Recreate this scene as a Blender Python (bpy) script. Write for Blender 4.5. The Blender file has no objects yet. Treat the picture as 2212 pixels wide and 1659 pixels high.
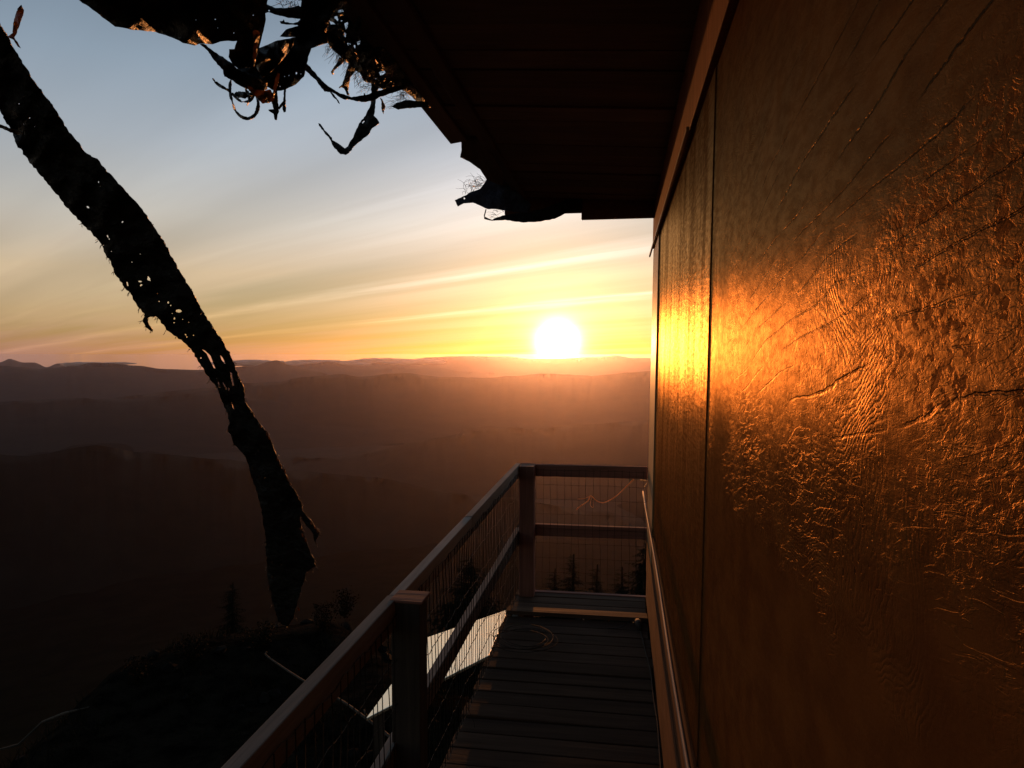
import bpy, bmesh, math, random
from mathutils import Vector, Matrix, noise as mnoise
from mathutils.geometry import delaunay_2d_cdt
R = math.radians
rnd = random.Random(7)
sc = bpy.context.scene
col = sc.collection

# ------------------------------------------------------------------ camera
CAM_Z = 1.75                      # eye height over the walkway boards (z = 0)
FPX, CX, CY = 1550.0, 1106.0, 829.5
YAW = math.atan(234 / FPX)
PIT = -math.atan(64.5 / math.hypot(FPX, 234))
cam = bpy.data.cameras.new('camera')
cam.sensor_width = 36
cam.lens = 36 * FPX / 2212
cam.clip_start = 0.03
cam.clip_end = 90000
co = bpy.data.objects.new('camera', cam)
col.objects.link(co)
co.location = (0, 0, CAM_Z)
co.rotation_euler = (R(90) + PIT, 0, YAW)
sc.camera = co

# ------------------------------------------------------------------ sun, sky, exposure
SUN_DIR = Vector((-0.0864, 0.9998, 0.0168)).normalized()
SUN_EL = math.asin(SUN_DIR.z)
SUN_AZ = math.atan2(SUN_DIR.x, SUN_DIR.y)
sl = bpy.data.lights.new('sun', 'SUN')
sl.energy = 2.4
sl.angle = R(0.55)
sl.color = (1.0, 0.335, 0.085)
so = bpy.data.objects.new('sun', sl)
col.objects.link(so)
so.location = (-3, 30, 8)
so.rotation_euler = SUN_DIR.to_track_quat('Z', 'Y').to_euler()

sc.view_settings.view_transform = 'Standard'
sc.view_settings.look = 'None'
sc.view_settings.exposure = 0
sc.view_settings.gamma = 1
sc.view_settings.use_curve_mapping = False
sc.cycles.max_bounces = 6
sc.cycles.volume_bounces = 0
sc.cycles.sample_clamp_indirect = 4


class NT:
    """small helper to write node trees"""
    def __init__(s, tree):
        s.t = tree
        s.n = tree.nodes
        s.l = tree.links

    def node(s, typ, **kw):
        n = s.n.new(typ)
        for k, v in kw.items():
            setattr(n, k, v)
        return n

    def inp(s, sock, v):
        if v is None:
            return
        if hasattr(v, 'is_output'):
            s.l.new(v, sock)
        elif sock.type in ('RGBA',) and len(v) == 3:
            sock.default_value = (*v, 1)
        else:
            sock.default_value = v

    def math(s, op, a, b=None, c=None, clamp=False):
        n = s.node('ShaderNodeMath', operation=op, use_clamp=clamp)
        s.inp(n.inputs[0], a)
        s.inp(n.inputs[1], b)
        s.inp(n.inputs[2], c)
        return n.outputs[0]

    def vmath(s, op, a, b=None):
        n = s.node('ShaderNodeVectorMath', operation=op)
        s.inp(n.inputs[0], a)
        s.inp(n.inputs[1], b)
        return n.outputs['Value'] if op == 'DOT_PRODUCT' else n.outputs[0]

    def noise(s, vec, scale=1, detail=2, rough=.5, dist=0):
        n = s.node('ShaderNodeTexNoise')
        s.inp(n.inputs['Vector'], vec)
        n.inputs['Scale'].default_value = scale
        n.inputs['Detail'].default_value = detail
        n.inputs['Roughness'].default_value = rough
        n.inputs['Distortion'].default_value = dist
        return n.outputs['Fac']

    def mapping(s, vec, scale=(1, 1, 1), rot=(0, 0, 0), loc=(0, 0, 0)):
        n = s.node('ShaderNodeMapping')
        s.inp(n.inputs[0], vec)
        n.inputs['Location'].default_value = loc
        n.inputs['Rotation'].default_value = rot
        n.inputs['Scale'].default_value = scale
        return n.outputs[0]

    def step(s, v, a, b):
        n = s.node('ShaderNodeMapRange', interpolation_type='SMOOTHSTEP')
        s.inp(n.inputs[0], v)
        n.inputs[1].default_value = a
        n.inputs[2].default_value = b
        return n.outputs[0]

    def ramp(s, v, stops):
        n = s.node('ShaderNodeValToRGB')
        s.inp(n.inputs[0], v)
        e = n.color_ramp.elements
        while len(e) < len(stops):
            e.new(0.5)
        for i, (p, c) in enumerate(stops):
            e[i].position = p
            e[i].color = (*c, 1)
        return n.outputs[0]

    def mix(s, f, a, b, mode='MIX'):
        n = s.node('ShaderNodeMix', data_type='RGBA', blend_type=mode)
        s.inp(n.inputs['Factor'], f)
        s.inp(n.inputs[6], a)
        s.inp(n.inputs[7], b)
        return n.outputs[2]


# world: physical low-sun sky, a veil of high cirrus drawn out in streaks, the aureole of the sun
world = bpy.data.worlds.new('World')
sc.world = world
world.use_nodes = True
w = NT(world.node_tree)
w.n.clear()
sky = w.node('ShaderNodeTexSky', sky_type='NISHITA', sun_disc=False)
sky.sun_elevation = R(1.6)
sky.sun_rotation = SUN_AZ
sky.dust_density = 1.0
sky.altitude = 1500
geo = w.node('ShaderNodeTexCoord').outputs['Generated']
sep = w.node('ShaderNodeSeparateXYZ')
w.inp(sep.inputs[0], geo)
z = w.math('MAXIMUM', sep.outputs[2], 0.0)
cosS = w.vmath('DOT_PRODUCT', geo, tuple(SUN_DIR))
ang = w.math('ARCCOSINE', w.math('MINIMUM', cosS, 0.999999))         # angle from the sun, radians
el = w.math('SQRT', w.math('DIVIDE', w.math('ARCSINE', z), R(90)))   # sqrt(elevation / 90 deg)
q = lambda d: math.sqrt(d / 90)
veil = w.ramp(el, [(0, (.05, .045, .11)), (q(1.2), (.09, .04, .09)), (q(3), (.19, .10, .08)), (q(6), (.31, .195, .125)), (q(10), (.29, .25, .225)),
                   (q(15), (.22, .235, .27)), (q(20), (.16, .20, .255)), (q(26), (.095, .13, .18)), (q(42), (.04, .06, .09)), (1, (.022, .033, .05))])
# streaks: the cirrus sheet as a plane overhead, stretched along one bearing
den = w.math('ADD', z, 0.035)
px_ = w.math('DIVIDE', sep.outputs[0], den)
py_ = w.math('DIVIDE', sep.outputs[1], den)
cmb = w.node('ShaderNodeCombineXYZ')
w.inp(cmb.inputs[0], px_)
w.inp(cmb.inputs[1], py_)
az = R(-54)
sv = w.mapping(cmb.outputs[0], rot=(0, 0, -(math.pi / 2 - az)))      # x axis = along the streaks
st1 = w.noise(w.mapping(sv, scale=(.10, .62, 1), loc=(3.1, 1.7, 0)), 1, 4, .5, .3)
st2 = w.noise(w.mapping(sv, scale=(.05, .23, 1), loc=(9.3, 4.2, 0)), 1, 3, .5, .2)
stk = w.math('ADD', w.math('MULTIPLY', st1, .55), w.math('MULTIPLY', st2, .45))
stk = w.math('MULTIPLY_ADD', w.step(stk, .38, .62), .62, .69)
# the drawn-out bands of the sheet, thick and thin, across that bearing
sps = w.node('ShaderNodeSeparateXYZ')
w.inp(sps.inputs[0], sv)
acr = w.math('MULTIPLY', sps.outputs[1], -1.0)
acr = w.math('ADD', acr, w.math('MULTIPLY', w.math('SUBTRACT', w.noise(w.mapping(sv, scale=(.16, .5, 1)), 1, 3, .5), .5), w.math('MULTIPLY_ADD', acr, .16, .35)))
bd = lambda a: a / 10
band_ = w.ramp(w.math('DIVIDE', acr, 10), [(bd(p_), (g_,) * 3) for p_, g_ in
    [(.2, .90), (1.0, .84), (1.38, .95), (1.82, .78), (2.4, .90), (3.1, .86), (3.85, .80), (4.2, .80), (4.6, 1.0), (5.0, .84), (5.8, .80), (6.6, .82), (7.05, 1.0), (7.6, .80), (9.5, .82)]])
bandc = w.math('MULTIPLY', w.step(band_, .74, 1.06), w.math('MULTIPLY_ADD', w.step(w.noise(w.mapping(sv, scale=(.22, 2.3, 1), loc=(5, 2, 0)), 1, 5, .6, .4), .36, .64), .9, .35))
stk = w.math('MULTIPLY', stk, w.math('MULTIPLY', band_, 1.16))
near = w.math('EXPONENT', w.math('MULTIPLY', w.math('POWER', w.math('DIVIDE', ang, R(13)), 2), -1))
far = w.math('MULTIPLY_ADD', w.step(cosS, -.4, .85), .75, .25)
gain = w.math('MULTIPLY', w.math('MULTIPLY', stk, far), w.math('MULTIPLY_ADD', near, .9, 1.0))
veil = w.vmath('SCALE', veil)
w.inp(w.n[-1].inputs['Scale'], gain)
core = w.math('EXPONENT', w.math('MULTIPLY', w.math('POWER', w.math('DIVIDE', ang, R(1.15)), 2), -1))
halo = w.math('EXPONENT', w.math('MULTIPLY', w.math('DIVIDE', ang, R(3.1)), -1))
aur = w.mix(1, w.vmath('SCALE', (9, 8, 6)), w.vmath('SCALE', (1.5, .80, .14)), 'ADD')
scs = [n for n in w.n if n.type == 'VECT_MATH' and n.operation == 'SCALE']
w.inp(scs[-2].inputs['Scale'], core)
w.inp(scs[-1].inputs['Scale'], halo)
skyc = w.vmath('SCALE', sky.outputs[0])
w.n[-1].inputs['Scale'].default_value = 1.0
white = w.math('EXPONENT', w.math('MULTIPLY', w.math('POWER', w.math('DIVIDE', ang, R(15)), 2), -1))
white = w.math('MULTIPLY', w.math('MULTIPLY', white, w.step(z, .015, .09)), w.math('MULTIPLY_ADD', bandc, .95, .20))
wv = w.vmath('SCALE', (.30, .33, .40))
w.inp(w.n[-1].inputs['Scale'], white)
mid = w.math('EXPONENT', w.math('MULTIPLY', w.math('POWER', w.math('DIVIDE', ang, R(2.5)), 2), -1))
mv = w.vmath('SCALE', (.9, .72, .32))
w.inp(w.n[-1].inputs['Scale'], mid)
tot = w.vmath('ADD', w.vmath('ADD', veil, w.vmath('ADD', aur, mv)), wv)
bg1 = w.node('ShaderNodeBackground')
bg1.inputs[1].default_value = 0.085
skb = w.vmath('SCALE', sky.outputs[0])
w.inp(w.n[-1].inputs['Scale'], w.math('MULTIPLY_ADD', bandc, .22, .84))
w.inp(bg1.inputs[0], skb)
bg2 = w.node('ShaderNodeBackground')
w.inp(bg2.inputs[0], tot)
bg2.inputs[1].default_value = 1.0
ad = w.node('ShaderNodeAddShader')
w.l.new(bg1.outputs[0], ad.inputs[0])
w.l.new(bg2.outputs[0], ad.inputs[1])
wo = w.node('ShaderNodeOutputWorld')
w.l.new(ad.outputs[0], wo.inputs[0])


# ------------------------------------------------------------------ helpers: rays, meshes, tags
def ray(u, v):
    a, b, c = (u - CX) / FPX, 1.0, (CY - v) / FPX
    b2 = b * math.cos(PIT) - c * math.sin(PIT)
    c2 = b * math.sin(PIT) + c * math.cos(PIT)
    return Vector((a * math.cos(YAW) - b2 * math.sin(YAW), a * math.sin(YAW) + b2 * math.cos(YAW), c2))


EYE = Vector((0, 0, CAM_Z))
def PY(u, v, Y):
    r = ray(u, v)
    return EYE + r * (Y / r.y)
def PZ(u, v, Z):
    r = ray(u, v)
    return EYE + r * ((Z - CAM_Z) / r.z)


ORG = {}
def tag(o, label=None, cat=None, group=None, kind=None):
    for k, v in (('label', label), ('category', cat), ('group', group), ('kind', kind)):
        if v:
            o[k] = v
    return o


def thing(name, label, cat, loc=(0, 0, 0), group=None):
    o = bpy.data.objects.new(name, None)
    o.empty_display_size = .1
    o.location = loc
    col.objects.link(o)
    ORG[o] = Vector(loc)
    return tag(o, label, cat, group)


class MB:
    def __init__(s):
        s.v, s.f = [], []

    def add(s, vs, fs):
        b = len(s.v)
        s.v += [Vector(p) for p in vs]
        s.f += [tuple(i + b for i in f) for f in fs]

    def hexa(s, c8):
        s.add(c8, [(0, 3, 2, 1), (4, 5, 6, 7), (0, 1, 5, 4), (1, 2, 6, 5), (2, 3, 7, 6), (3, 0, 4, 7)])

    def box(s, a, b, jit=0):
        (x0, y0, z0), (x1, y1, z1) = a, b
        c = [(x0, y0, z0), (x1, y0, z0), (x1, y1, z0), (x0, y1, z0), (x0, y0, z1), (x1, y0, z1), (x1, y1, z1), (x0, y1, z1)]
        if jit:
            c = [(p[0] + rnd.uniform(-jit, jit), p[1] + rnd.uniform(-jit, jit), p[2] + rnd.uniform(-jit, jit)) for p in c]
        s.hexa(c)

    def tube(s, pts, rad, n=6, cap=True):
        pts = [Vector(p) for p in pts]
        rs = rad if isinstance(rad, (list, tuple)) else [rad] * len(pts)
        b = len(s.v)
        up = Vector((0.13, 0.31, .94))
        for i, p in enumerate(pts):
            t = (pts[min(i + 1, len(pts) - 1)] - pts[max(i - 1, 0)])
            t = t.normalized() if t.length > 1e-9 else Vector((0, 0, 1))
            a = t.cross(up)
            if a.length < .05:
                a = t.cross(Vector((1, 0, 0)))
            a.normalize()
            c = t.cross(a)
            for k in range(n):
                th = 2 * math.pi * k / n
                s.v.append(p + (a * math.cos(th) + c * math.sin(th)) * rs[i])
        for i in range(len(pts) - 1):
            for k in range(n):
                k2 = (k + 1) % n
                s.f.append((b + i * n + k, b + i * n + k2, b + (i + 1) * n + k2, b + (i + 1) * n + k))
        if cap:
            s.f.append(tuple(b + k for k in range(n))[::-1])
            e = b + (len(pts) - 1) * n
            s.f.append(tuple(e + k for k in range(n)))

    def build(s, name, mat, parent=None, smooth=False, bevel=0, solid=0):
        o0 = ORG.get(parent, Vector())
        me = bpy.data.meshes.new(name)
        me.from_pydata([p - o0 for p in s.v], [], s.f)
        me.materials.append(mat)
        if smooth:
            me.polygons.foreach_set('use_smooth', [True] * len(me.polygons))
        me.update()
        o = bpy.data.objects.new(name, me)
        col.objects.link(o)
        if parent:
            o.parent = parent
        ORG[o] = o0 if parent else Vector()
        if bevel:
            m = o.modifiers.new('bevel', 'BEVEL')
            m.width = bevel
            m.segments = 2
        if solid:
            m = o.modifiers.new('solid', 'SOLIDIFY')
            m.thickness = solid
            m.offset = 0
        return o


# ------------------------------------------------------------------ materials
def mat(name):
    m = bpy.data.materials.new(name)
    m.use_nodes = True
    t = NT(m.node_tree)
    b = t.n['Principled BSDF']
    return m, t, b


def bump(t, b, h, dist=1.0, strength=1.0):
    n = t.node('ShaderNodeBump')
    n.inputs['Distance'].default_value = dist
    n.inputs['Strength'].default_value = strength
    t.inp(n.inputs['Height'], h)
    t.l.new(n.outputs[0], b.inputs['Normal'])


def wood(name, dark, light, axis=0, rough=.75, spec=.25, fine=1.0, relief=.0012):
    """sawn wood: grain drawn out along one axis, each board shifted by its own random number"""
    m, t, b = mat(name)
    oc = t.node('ShaderNodeTexCoord').outputs['Object']
    rn = t.node('ShaderNodeObjectInfo').outputs['Random']
    off = t.node('ShaderNodeCombineXYZ')
    for i in range(3):
        t.inp(off.inputs[i], t.math('MULTIPLY', rn, 37.0 + 11 * i))
    p = t.vmath('ADD', oc, off.outputs[0])
    s = [26 * fine] * 3
    s[axis] = 1.6 * fine
    g1 = t.noise(t.mapping(p, scale=s), 1, 5, .6, .6)
    s2 = [140 * fine] * 3
    s2[axis] = 5 * fine
    g2 = t.noise(t.mapping(p, scale=s2), 1, 3, .6)
    blot = t.noise(p, 3.0, 3, .5)
    f = t.math('ADD', t.math('MULTIPLY', g1, .55), t.math('ADD', t.math('MULTIPLY', g2, .25), t.math('MULTIPLY', blot, .2)))
    c = t.ramp(f, [(.3, dark), (.5, tuple((a + d) / 2 for a, d in zip(dark, light))), (.68, light)])
    v = t.math('MULTIPLY_ADD', rn, .5, .75)
    cc = t.vmath('SCALE', c)
    t.inp(t.n[-1].inputs['Scale'], v)
    t.inp(b.inputs['Base Color'], cc)
    t.inp(b.inputs['Roughness'], t.math('MULTIPLY_ADD', g2, .2, rough - .1))
    b.inputs['Specular IOR Level'].default_value = spec
    h = t.math('ADD', t.math('MULTIPLY', g1, relief * 1.3), t.math('MULTIPLY', g2, relief * .6))
    bump(t, b, h)
    return m


M_deck = wood('deck_wood', (.046, .029, .021), (.135, .088, .062), 0, .9, .08)
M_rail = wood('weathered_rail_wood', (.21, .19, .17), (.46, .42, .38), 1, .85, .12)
M_railx = wood('weathered_glare_red_cross_rail_wood', (.17, .085, .065), (.42, .21, .17), 0, .8, .12)  # wood colour reddened and lifted to carry the sun's glare veil
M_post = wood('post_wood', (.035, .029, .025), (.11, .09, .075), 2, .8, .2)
M_endpost = wood('glare_red_end_post_wood', (.13, .065, .05), (.36, .18, .145), 2, .8, .15)  # brighter, redder copy of the post wood: glare veil put into its colour
M_corner = wood('sun_paled_corner_wood', (.30, .17, .08), (.62, .40, .20), 2, .5, .35, 1.3)  # bare wood made paler to carry the low sun's highlight on it
M_soffit = wood('soffit_wood', (.075, .04, .027), (.20, .11, .07), 0, .6, .3)
M_edge = wood('eave_edge_wood', (.06, .04, .03), (.16, .1, .07), 1, .65, .3)
M_siding = wood('bare_red_siding', (.09, .035, .018), (.22, .095, .05), 1, .8, .05, 1.3)
M_vsiding = wood('bare_red_siding_upright', (.14, .045, .020), (.42, .15, .07), 2, .75, .08, 1.3)
M_dead = wood('dead_branch_wood', (.04, .035, .03), (.12, .105, .09), 1, .8, .2)


def simple(name, c, rough=.5, metal=0, spec=.5, nscale=30, var=.3, bumpd=0):
    m, t, b = mat(name)
    oc = t.node('ShaderNodeTexCoord').outputs['Object']
    n = t.noise(oc, nscale, 4, .6)
    lo = tuple(x * (1 - var) for x in c)
    hi = tuple(min(1, x * (1 + var)) for x in c)
    t.inp(b.inputs['Base Color'], t.mix(t.step(n, .3, .7), lo, hi))
    t.inp(b.inputs['Roughness'], t.math('MULTIPLY_ADD', n, .2, rough - .1))
    b.inputs['Metallic'].default_value = metal
    b.inputs['Specular IOR Level'].default_value = spec
    if bumpd:
        bump(t, b, n, bumpd)
    return m


M_pipe = simple('dull_galvanised_steel', (.10, .10, .105), .6, .2, .3, 60, .25)
M_wire = simple('rusty_wire', (.028, .024, .022), .7, .1, .25, 80, .4)
M_sheet = simple('bright_sheet_metal', (.82, .75, .58), .24, .85, .5, 3, .05)
M_cable = simple('old_pale_cable', (.06, .05, .045), .8, 0, .1, 60, .3)

M_roof = simple('roof_felt', (.05, .05, .05), .9, 0, .2, 20, .3)
M_bark = simple('bark', (.02, .016, .013), .95, 0, 0, 20, .4)


def tarp_mat(name, c, trans=0.0, tc=(.5, .2, .05), rough=.34):
    m, t, b = mat(name)
    oc = t.node('ShaderNodeTexCoord').outputs['Object']
    n1 = t.noise(oc, 38, 5, .65, .4)
    weave = t.noise(t.mapping(oc, scale=(1, 1, 1)), 420, 2, .5)
    t.inp(b.inputs['Base Color'], t.mix(t.step(n1, .35, .7), c, tuple(x * 2.1 for x in c)))
    t.inp(b.inputs['Roughness'], t.math('MULTIPLY_ADD', n1, .3, rough - .12))
    b.inputs['Specular IOR Level'].default_value = .4
    bump(t, b, t.math('ADD', t.math('MULTIPLY', n1, .02), t.math('MULTIPLY', weave, .0012)))
    if trans:
        tr = t.node('ShaderNodeBsdfTranslucent')
        tr.inputs[0].default_value = (*tc, 1)
        mx = t.node('ShaderNodeMixShader')
        mx.inputs[0].default_value = trans
        t.l.new(b.outputs[0], mx.inputs[1])
        t.l.new(tr.outputs[0], mx.inputs[2])
        t.l.new(mx.outputs[0], t.n['Material Output'].inputs[0])
    return m


M_tarp = tarp_mat('black_tarp', (.006, .0055, .0055), rough=.40)
M_string = tarp_mat('frayed_twine', (.6, .42, .26), .55, (.9, .6, .35), .8)
M_brown = tarp_mat('thin_brown_tarp', (.05, .03, .018), .35, (.5, .30, .14))
M_blue = tarp_mat('dull_sky_tinted_plastic', (.03, .035, .06), .15, (.10, .10, .2))  # the blue stands for sky reflected on the plastic
M_fringe = tarp_mat('tarp_threads', (.02, .017, .016), .3, (.3, .18, .12))


def wall_material():
    """glossy ochre paint, weathered: raised veneer grain, checks along the grain, lifting and missing flakes"""
    m, t, b = mat('weathered_ochre_paint')
    oc = t.node('ShaderNodeTexCoord').outputs['Object']
    rn = t.node('ShaderNodeObjectInfo').outputs['Random']
    off = t.node('ShaderNodeCombineXYZ')
    t.inp(off.inputs[1], t.math('MULTIPLY', rn, 9.0))
    t.inp(off.inputs[2], t.math('MULTIPLY', rn, 5.0))
    p = t.vmath('ADD', oc, off.outputs[0])
    p = t.mapping(p, scale=(0, 1, 1))
    sp = t.node('ShaderNodeSeparateXYZ')
    t.inp(sp.inputs[0], p)
    y_, z_ = sp.outputs[1], sp.outputs[2]
    # where the weather has worked on the wall (metres on the wall itself)
    so_ = t.node('ShaderNodeSeparateXYZ')
    wobm = t.vmath('SUBTRACT', t.noise(oc, 7, 3, .6), (.5, .5, .5))
    t.inp(so_.inputs[0], t.vmath('ADD', oc, t.vmath('SCALE', wobm)))
    t.n[-2].inputs['Scale'].default_value = .22
    wy = t.math('ADD', so_.outputs[1], 2.0)            # along the walkway
    wz0 = t.math('ADD', so_.outputs[2], -3.65)          # height over the eye
    band = lambda v, a, b, c, d: t.math('MULTIPLY', t.step(v, a, b), t.math('SUBTRACT', 1.0, t.step(v, c, d)))
    z_low = t.step(wz0, -.315, -.275)                   # sound paint below this line
    z_fig = t.math('MAXIMUM', t.math('MULTIPLY', band(wz0, -.30, -.27, -.15, -.09), band(wy, .50, .66, 1.5, 1.7)),
                   t.math('MULTIPLY', band(wz0, -.14, -.05, .07, .15), band(wy, .58, .68, .86, .98)))
    z_fig = t.math('MAXIMUM', z_fig, t.math('MULTIPLY', band(wz0, -.62, -.55, -.42, -.36), band(wy, 2.1, 2.25, 2.7, 2.9)))
    z_fig = t.math('MAXIMUM', z_fig, t.math('MULTIPLY', band(wz0, .22, .34, .75, .8), band(wy, 1.25, 1.45, 1.85, 2.0)))
    z_fl = t.math('MULTIPLY', band(wz0, -.26, -.06, .08, .26), band(wy, .38, .42, .52, .86))
    z_ck = t.math('MULTIPLY', band(wz0, -.10, -.02, .34, .46), band(wy, .40, .46, 1.3, 1.6))
    z_tk = t.math('MULTIPLY', band(wz0, -.30, -.18, .06, .14), band(wy, .6, .75, 1.5, 1.75))
    # veneer figure: contour lines of a smooth field = cathedral loops, worn through in places
    fld = t.noise(t.mapping(p, scale=(1, 3.2, 4.6)), 1, 2, .45, .5)
    ph = t.math('ADD', t.math('MULTIPLY', fld, 52.0), t.math('MULTIPLY', z_, 30.0))
    ph = t.math('ADD', ph, t.math('MULTIPLY', t.noise(p, 60, 3, .6), 2.2))
    fig = t.math('ABSOLUTE', t.math('SINE', t.math('MULTIPLY', ph, math.pi)))
    zone = t.math('MULTIPLY', z_fig, t.step(t.noise(p, 18, 3, .6), .30, .52))
    # lifting flakes
    fl = t.noise(t.mapping(p, scale=(1, 58, 76)), 1, 5, .62, .5)
    flm = t.step(fl, .505, .535)
    flz = t.math('MULTIPLY', z_fl, t.step(t.noise(t.mapping(p, loc=(0, 4, 2)), 11, 3, .6), .36, .60))
    flake = t.math('MULTIPLY', flm, flz)
    # checks: long, nearly level, rising a little towards the near end
    pr = t.mapping(p, rot=(R(9), 0, 0))
    wob = t.noise(p, 40, 3, .6)
    prv = t.vmath('ADD', pr, t.vmath('SCALE', (0, 0, 1)))
    t.inp(t.n[-2].inputs['Scale'], t.math('MULTIPLY', wob, .006))
    sz_ = t.node('ShaderNodeSeparateXYZ')
    t.inp(sz_.inputs[0], prv)
    ckp = t.math('ADD', t.math('MULTIPLY', sz_.outputs[2], 26.0), t.math('MULTIPLY', t.noise(t.mapping(p, scale=(1, 1.2, 5)), 1, 2, .5), 3.0))
    ckd = t.math('ABSOLUTE', t.math('SINE', t.math('MULTIPLY', ckp, math.pi)))
    ckz = t.math('MULTIPLY', z_ck, t.step(t.noise(t.mapping(p, scale=(1, 1.6, 9), loc=(0, 1, 7)), 2.4, 2, .5), .42, .54))
    crack = t.math('MULTIPLY', t.math('SUBTRACT', 1.0, t.step(ckd, .045, .14)), ckz)
    # short upright ticks where the face veneer has split
    tk = t.noise(t.mapping(p, scale=(1, 230, 60)), 1, 2, .5)
    tick = t.math('MULTIPLY', t.step(tk, .61, .66), z_tk)
    fine = t.noise(t.mapping(p, scale=(1, 90, 330)), 1, 3, .6)
    grit = t.noise(t.mapping(p, scale=(1, 150, 210)), 1, 4, .65)
    und = t.noise(t.mapping(p, scale=(1, 9, 14)), 1, 3, .5)
    col_ = t.noise(t.mapping(p, scale=(1, 4.5, 1.1)), 1, 4, .65)
    far_ = t.step(wy, 1.5, 2.1)
    h = t.math('MULTIPLY', t.math('MULTIPLY', fig, zone), .00028)
    h = t.math('ADD', h, t.math('MULTIPLY', t.math('MULTIPLY', col_, far_), .0042))
    h = t.math('ADD', h, t.math('MULTIPLY', t.math('MULTIPLY', t.noise(t.mapping(p, scale=(1, 8, 40)), 1, 5, .7), far_), .0018))
    h = t.math('ADD', h, t.math('MULTIPLY', flake, -.00018))
    plz = t.math('MULTIPLY', band(wz0, -.31, -.27, .06, .22), t.step(t.noise(t.mapping(p, scale=(1, 2.4, 3.4), loc=(0, 2, 5)), 1, 3, .55), .38, .62))
    pl = t.math('MULTIPLY', t.step(t.noise(t.mapping(pr, scale=(1, 17, 74), loc=(0, 3, 1)), 1, 4, .6, .9), .475, .525), plz)
    h = t.math('ADD', h, t.math('MULTIPLY', pl, .00020))
    h = t.math('ADD', h, t.math('MULTIPLY', crack, -.0006))
    h = t.math('ADD', h, t.math('MULTIPLY', tick, -.0009))
    h = t.math('ADD', h, t.math('MULTIPLY', fine, .00016))
    h = t.math('ADD', h, t.math('MULTIPLY', grit, .00022))
    wr = t.noise(t.mapping(p, scale=(1, 60, 105)), 1, 4, .6, 1.2)
    wrk = t.math('SUBTRACT', 1.0, t.math('MULTIPLY', t.math('ABSOLUTE', t.math('SUBTRACT', wr, .5)), 4.0))
    wz = t.math('MULTIPLY', t.math('MULTIPLY_ADD', z_low, .85, .15), t.step(t.noise(t.mapping(p, loc=(0, 7, 3)), 2.6, 2, .5), .34, .58))
    h = t.math('ADD', h, t.math('MULTIPLY', t.math('MULTIPLY', wrk, wz), .00023))
    h = t.math('ADD', h, t.math('MULTIPLY', und, .0009))
    bump(t, b, h)
    c = t.mix(t.step(und, .35, .65), (.110, .042, .013), (.150, .060, .017))
    c = t.mix(t.math('MULTIPLY', flake, .62), c, (.062, .025, .011))
    c = t.mix(t.math('MAXIMUM', crack, tick), c, (.018, .011, .008))
    t.inp(b.inputs['Base Color'], c)
    # a matt body under a worn gloss, tinted gold to colour the sun's reflection, that strengthens at a glancing view
    nrm = [l.from_socket for l in m.node_tree.links if l.to_socket == b.inputs['Normal']][0]
    df = t.node('ShaderNodeBsdfDiffuse')
    t.inp(df.inputs['Color'], c)
    t.inp(df.inputs['Normal'], nrm)
    gl = t.node('ShaderNodeBsdfGlossy')
    t.inp(gl.inputs['Color'], t.mix(flake, (.95, .555, .235), (.80, .40, .16)))
    gl.distribution = 'BECKMANN'
    t.inp(gl.inputs['Roughness'], t.math('MULTIPLY_ADD', flake, .16, .46))
    t.inp(gl.inputs['Normal'], nrm)
    fr = t.node('ShaderNodeFresnel')
    fr.inputs[0].default_value = 1.42
    t.inp(fr.inputs['Normal'], nrm)
    # the gloss is worn off in upright streaks and small specks
    wrn = t.math('ADD', t.math('MULTIPLY', t.noise(t.mapping(p, scale=(1, 5.5, .9)), 1, 5, .7), .55), t.math('MULTIPLY', t.noise(t.mapping(p, scale=(1, 15, 85)), 1, 5, .7), .45))
    wrn = t.math('MULTIPLY_ADD', t.step(wrn, .40, .60), 1.15, .42)
    wrm = t.math('MULTIPLY_ADD', t.step(t.noise(t.mapping(p, scale=(1, 20, 60)), 1, 5, .65), .36, .62), .5, .68)
    wrn = t.math('ADD', t.math('MULTIPLY', wrn, far_), t.math('MULTIPLY', wrm, t.math('SUBTRACT', 1.0, far_)))
    wrn = t.math('MULTIPLY', wrn, t.math('MULTIPLY_ADD', t.step(wy, 1.80, 2.0), .36, .66))
    mx = t.node('ShaderNodeMixShader')
    t.inp(mx.inputs[0], t.math('MULTIPLY', wrn, t.math('MULTIPLY', fr.outputs[0], t.math('MULTIPLY_ADD', flake, -.15, .52))))
    t.l.new(df.outputs[0], mx.inputs[1])
    t.l.new(gl.outputs[0], mx.inputs[2])
    t.l.new(mx.outputs[0], t.n['Material Output'].inputs[0])
    t.n.remove(b)
    return m


M_wall = wall_material()


def ground_material():
    m, t, b = mat('rocky_summit_soil')
    oc = t.node('ShaderNodeTexCoord').outputs['Object']
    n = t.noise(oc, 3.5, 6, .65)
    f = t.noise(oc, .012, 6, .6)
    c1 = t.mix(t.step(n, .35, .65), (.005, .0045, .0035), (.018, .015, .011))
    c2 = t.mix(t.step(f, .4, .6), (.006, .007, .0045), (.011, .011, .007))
    sp = t.node('ShaderNodeSeparateXYZ')
    t.inp(sp.inputs[0], oc)
    t.inp(b.inputs['Base Color'], t.mix(t.step(sp.outputs[2], -30, -5), c2, c1))
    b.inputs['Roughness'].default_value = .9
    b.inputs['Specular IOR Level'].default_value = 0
    bump(t, b, n, .12)
    return m


def forest_material():
    m, t, b = mat('far_forest')
    oc = t.node('ShaderNodeTexCoord').outputs['Object']
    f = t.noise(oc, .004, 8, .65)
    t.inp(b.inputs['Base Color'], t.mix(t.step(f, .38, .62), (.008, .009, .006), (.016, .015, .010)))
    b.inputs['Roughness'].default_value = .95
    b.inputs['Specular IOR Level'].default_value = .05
    return m


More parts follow.
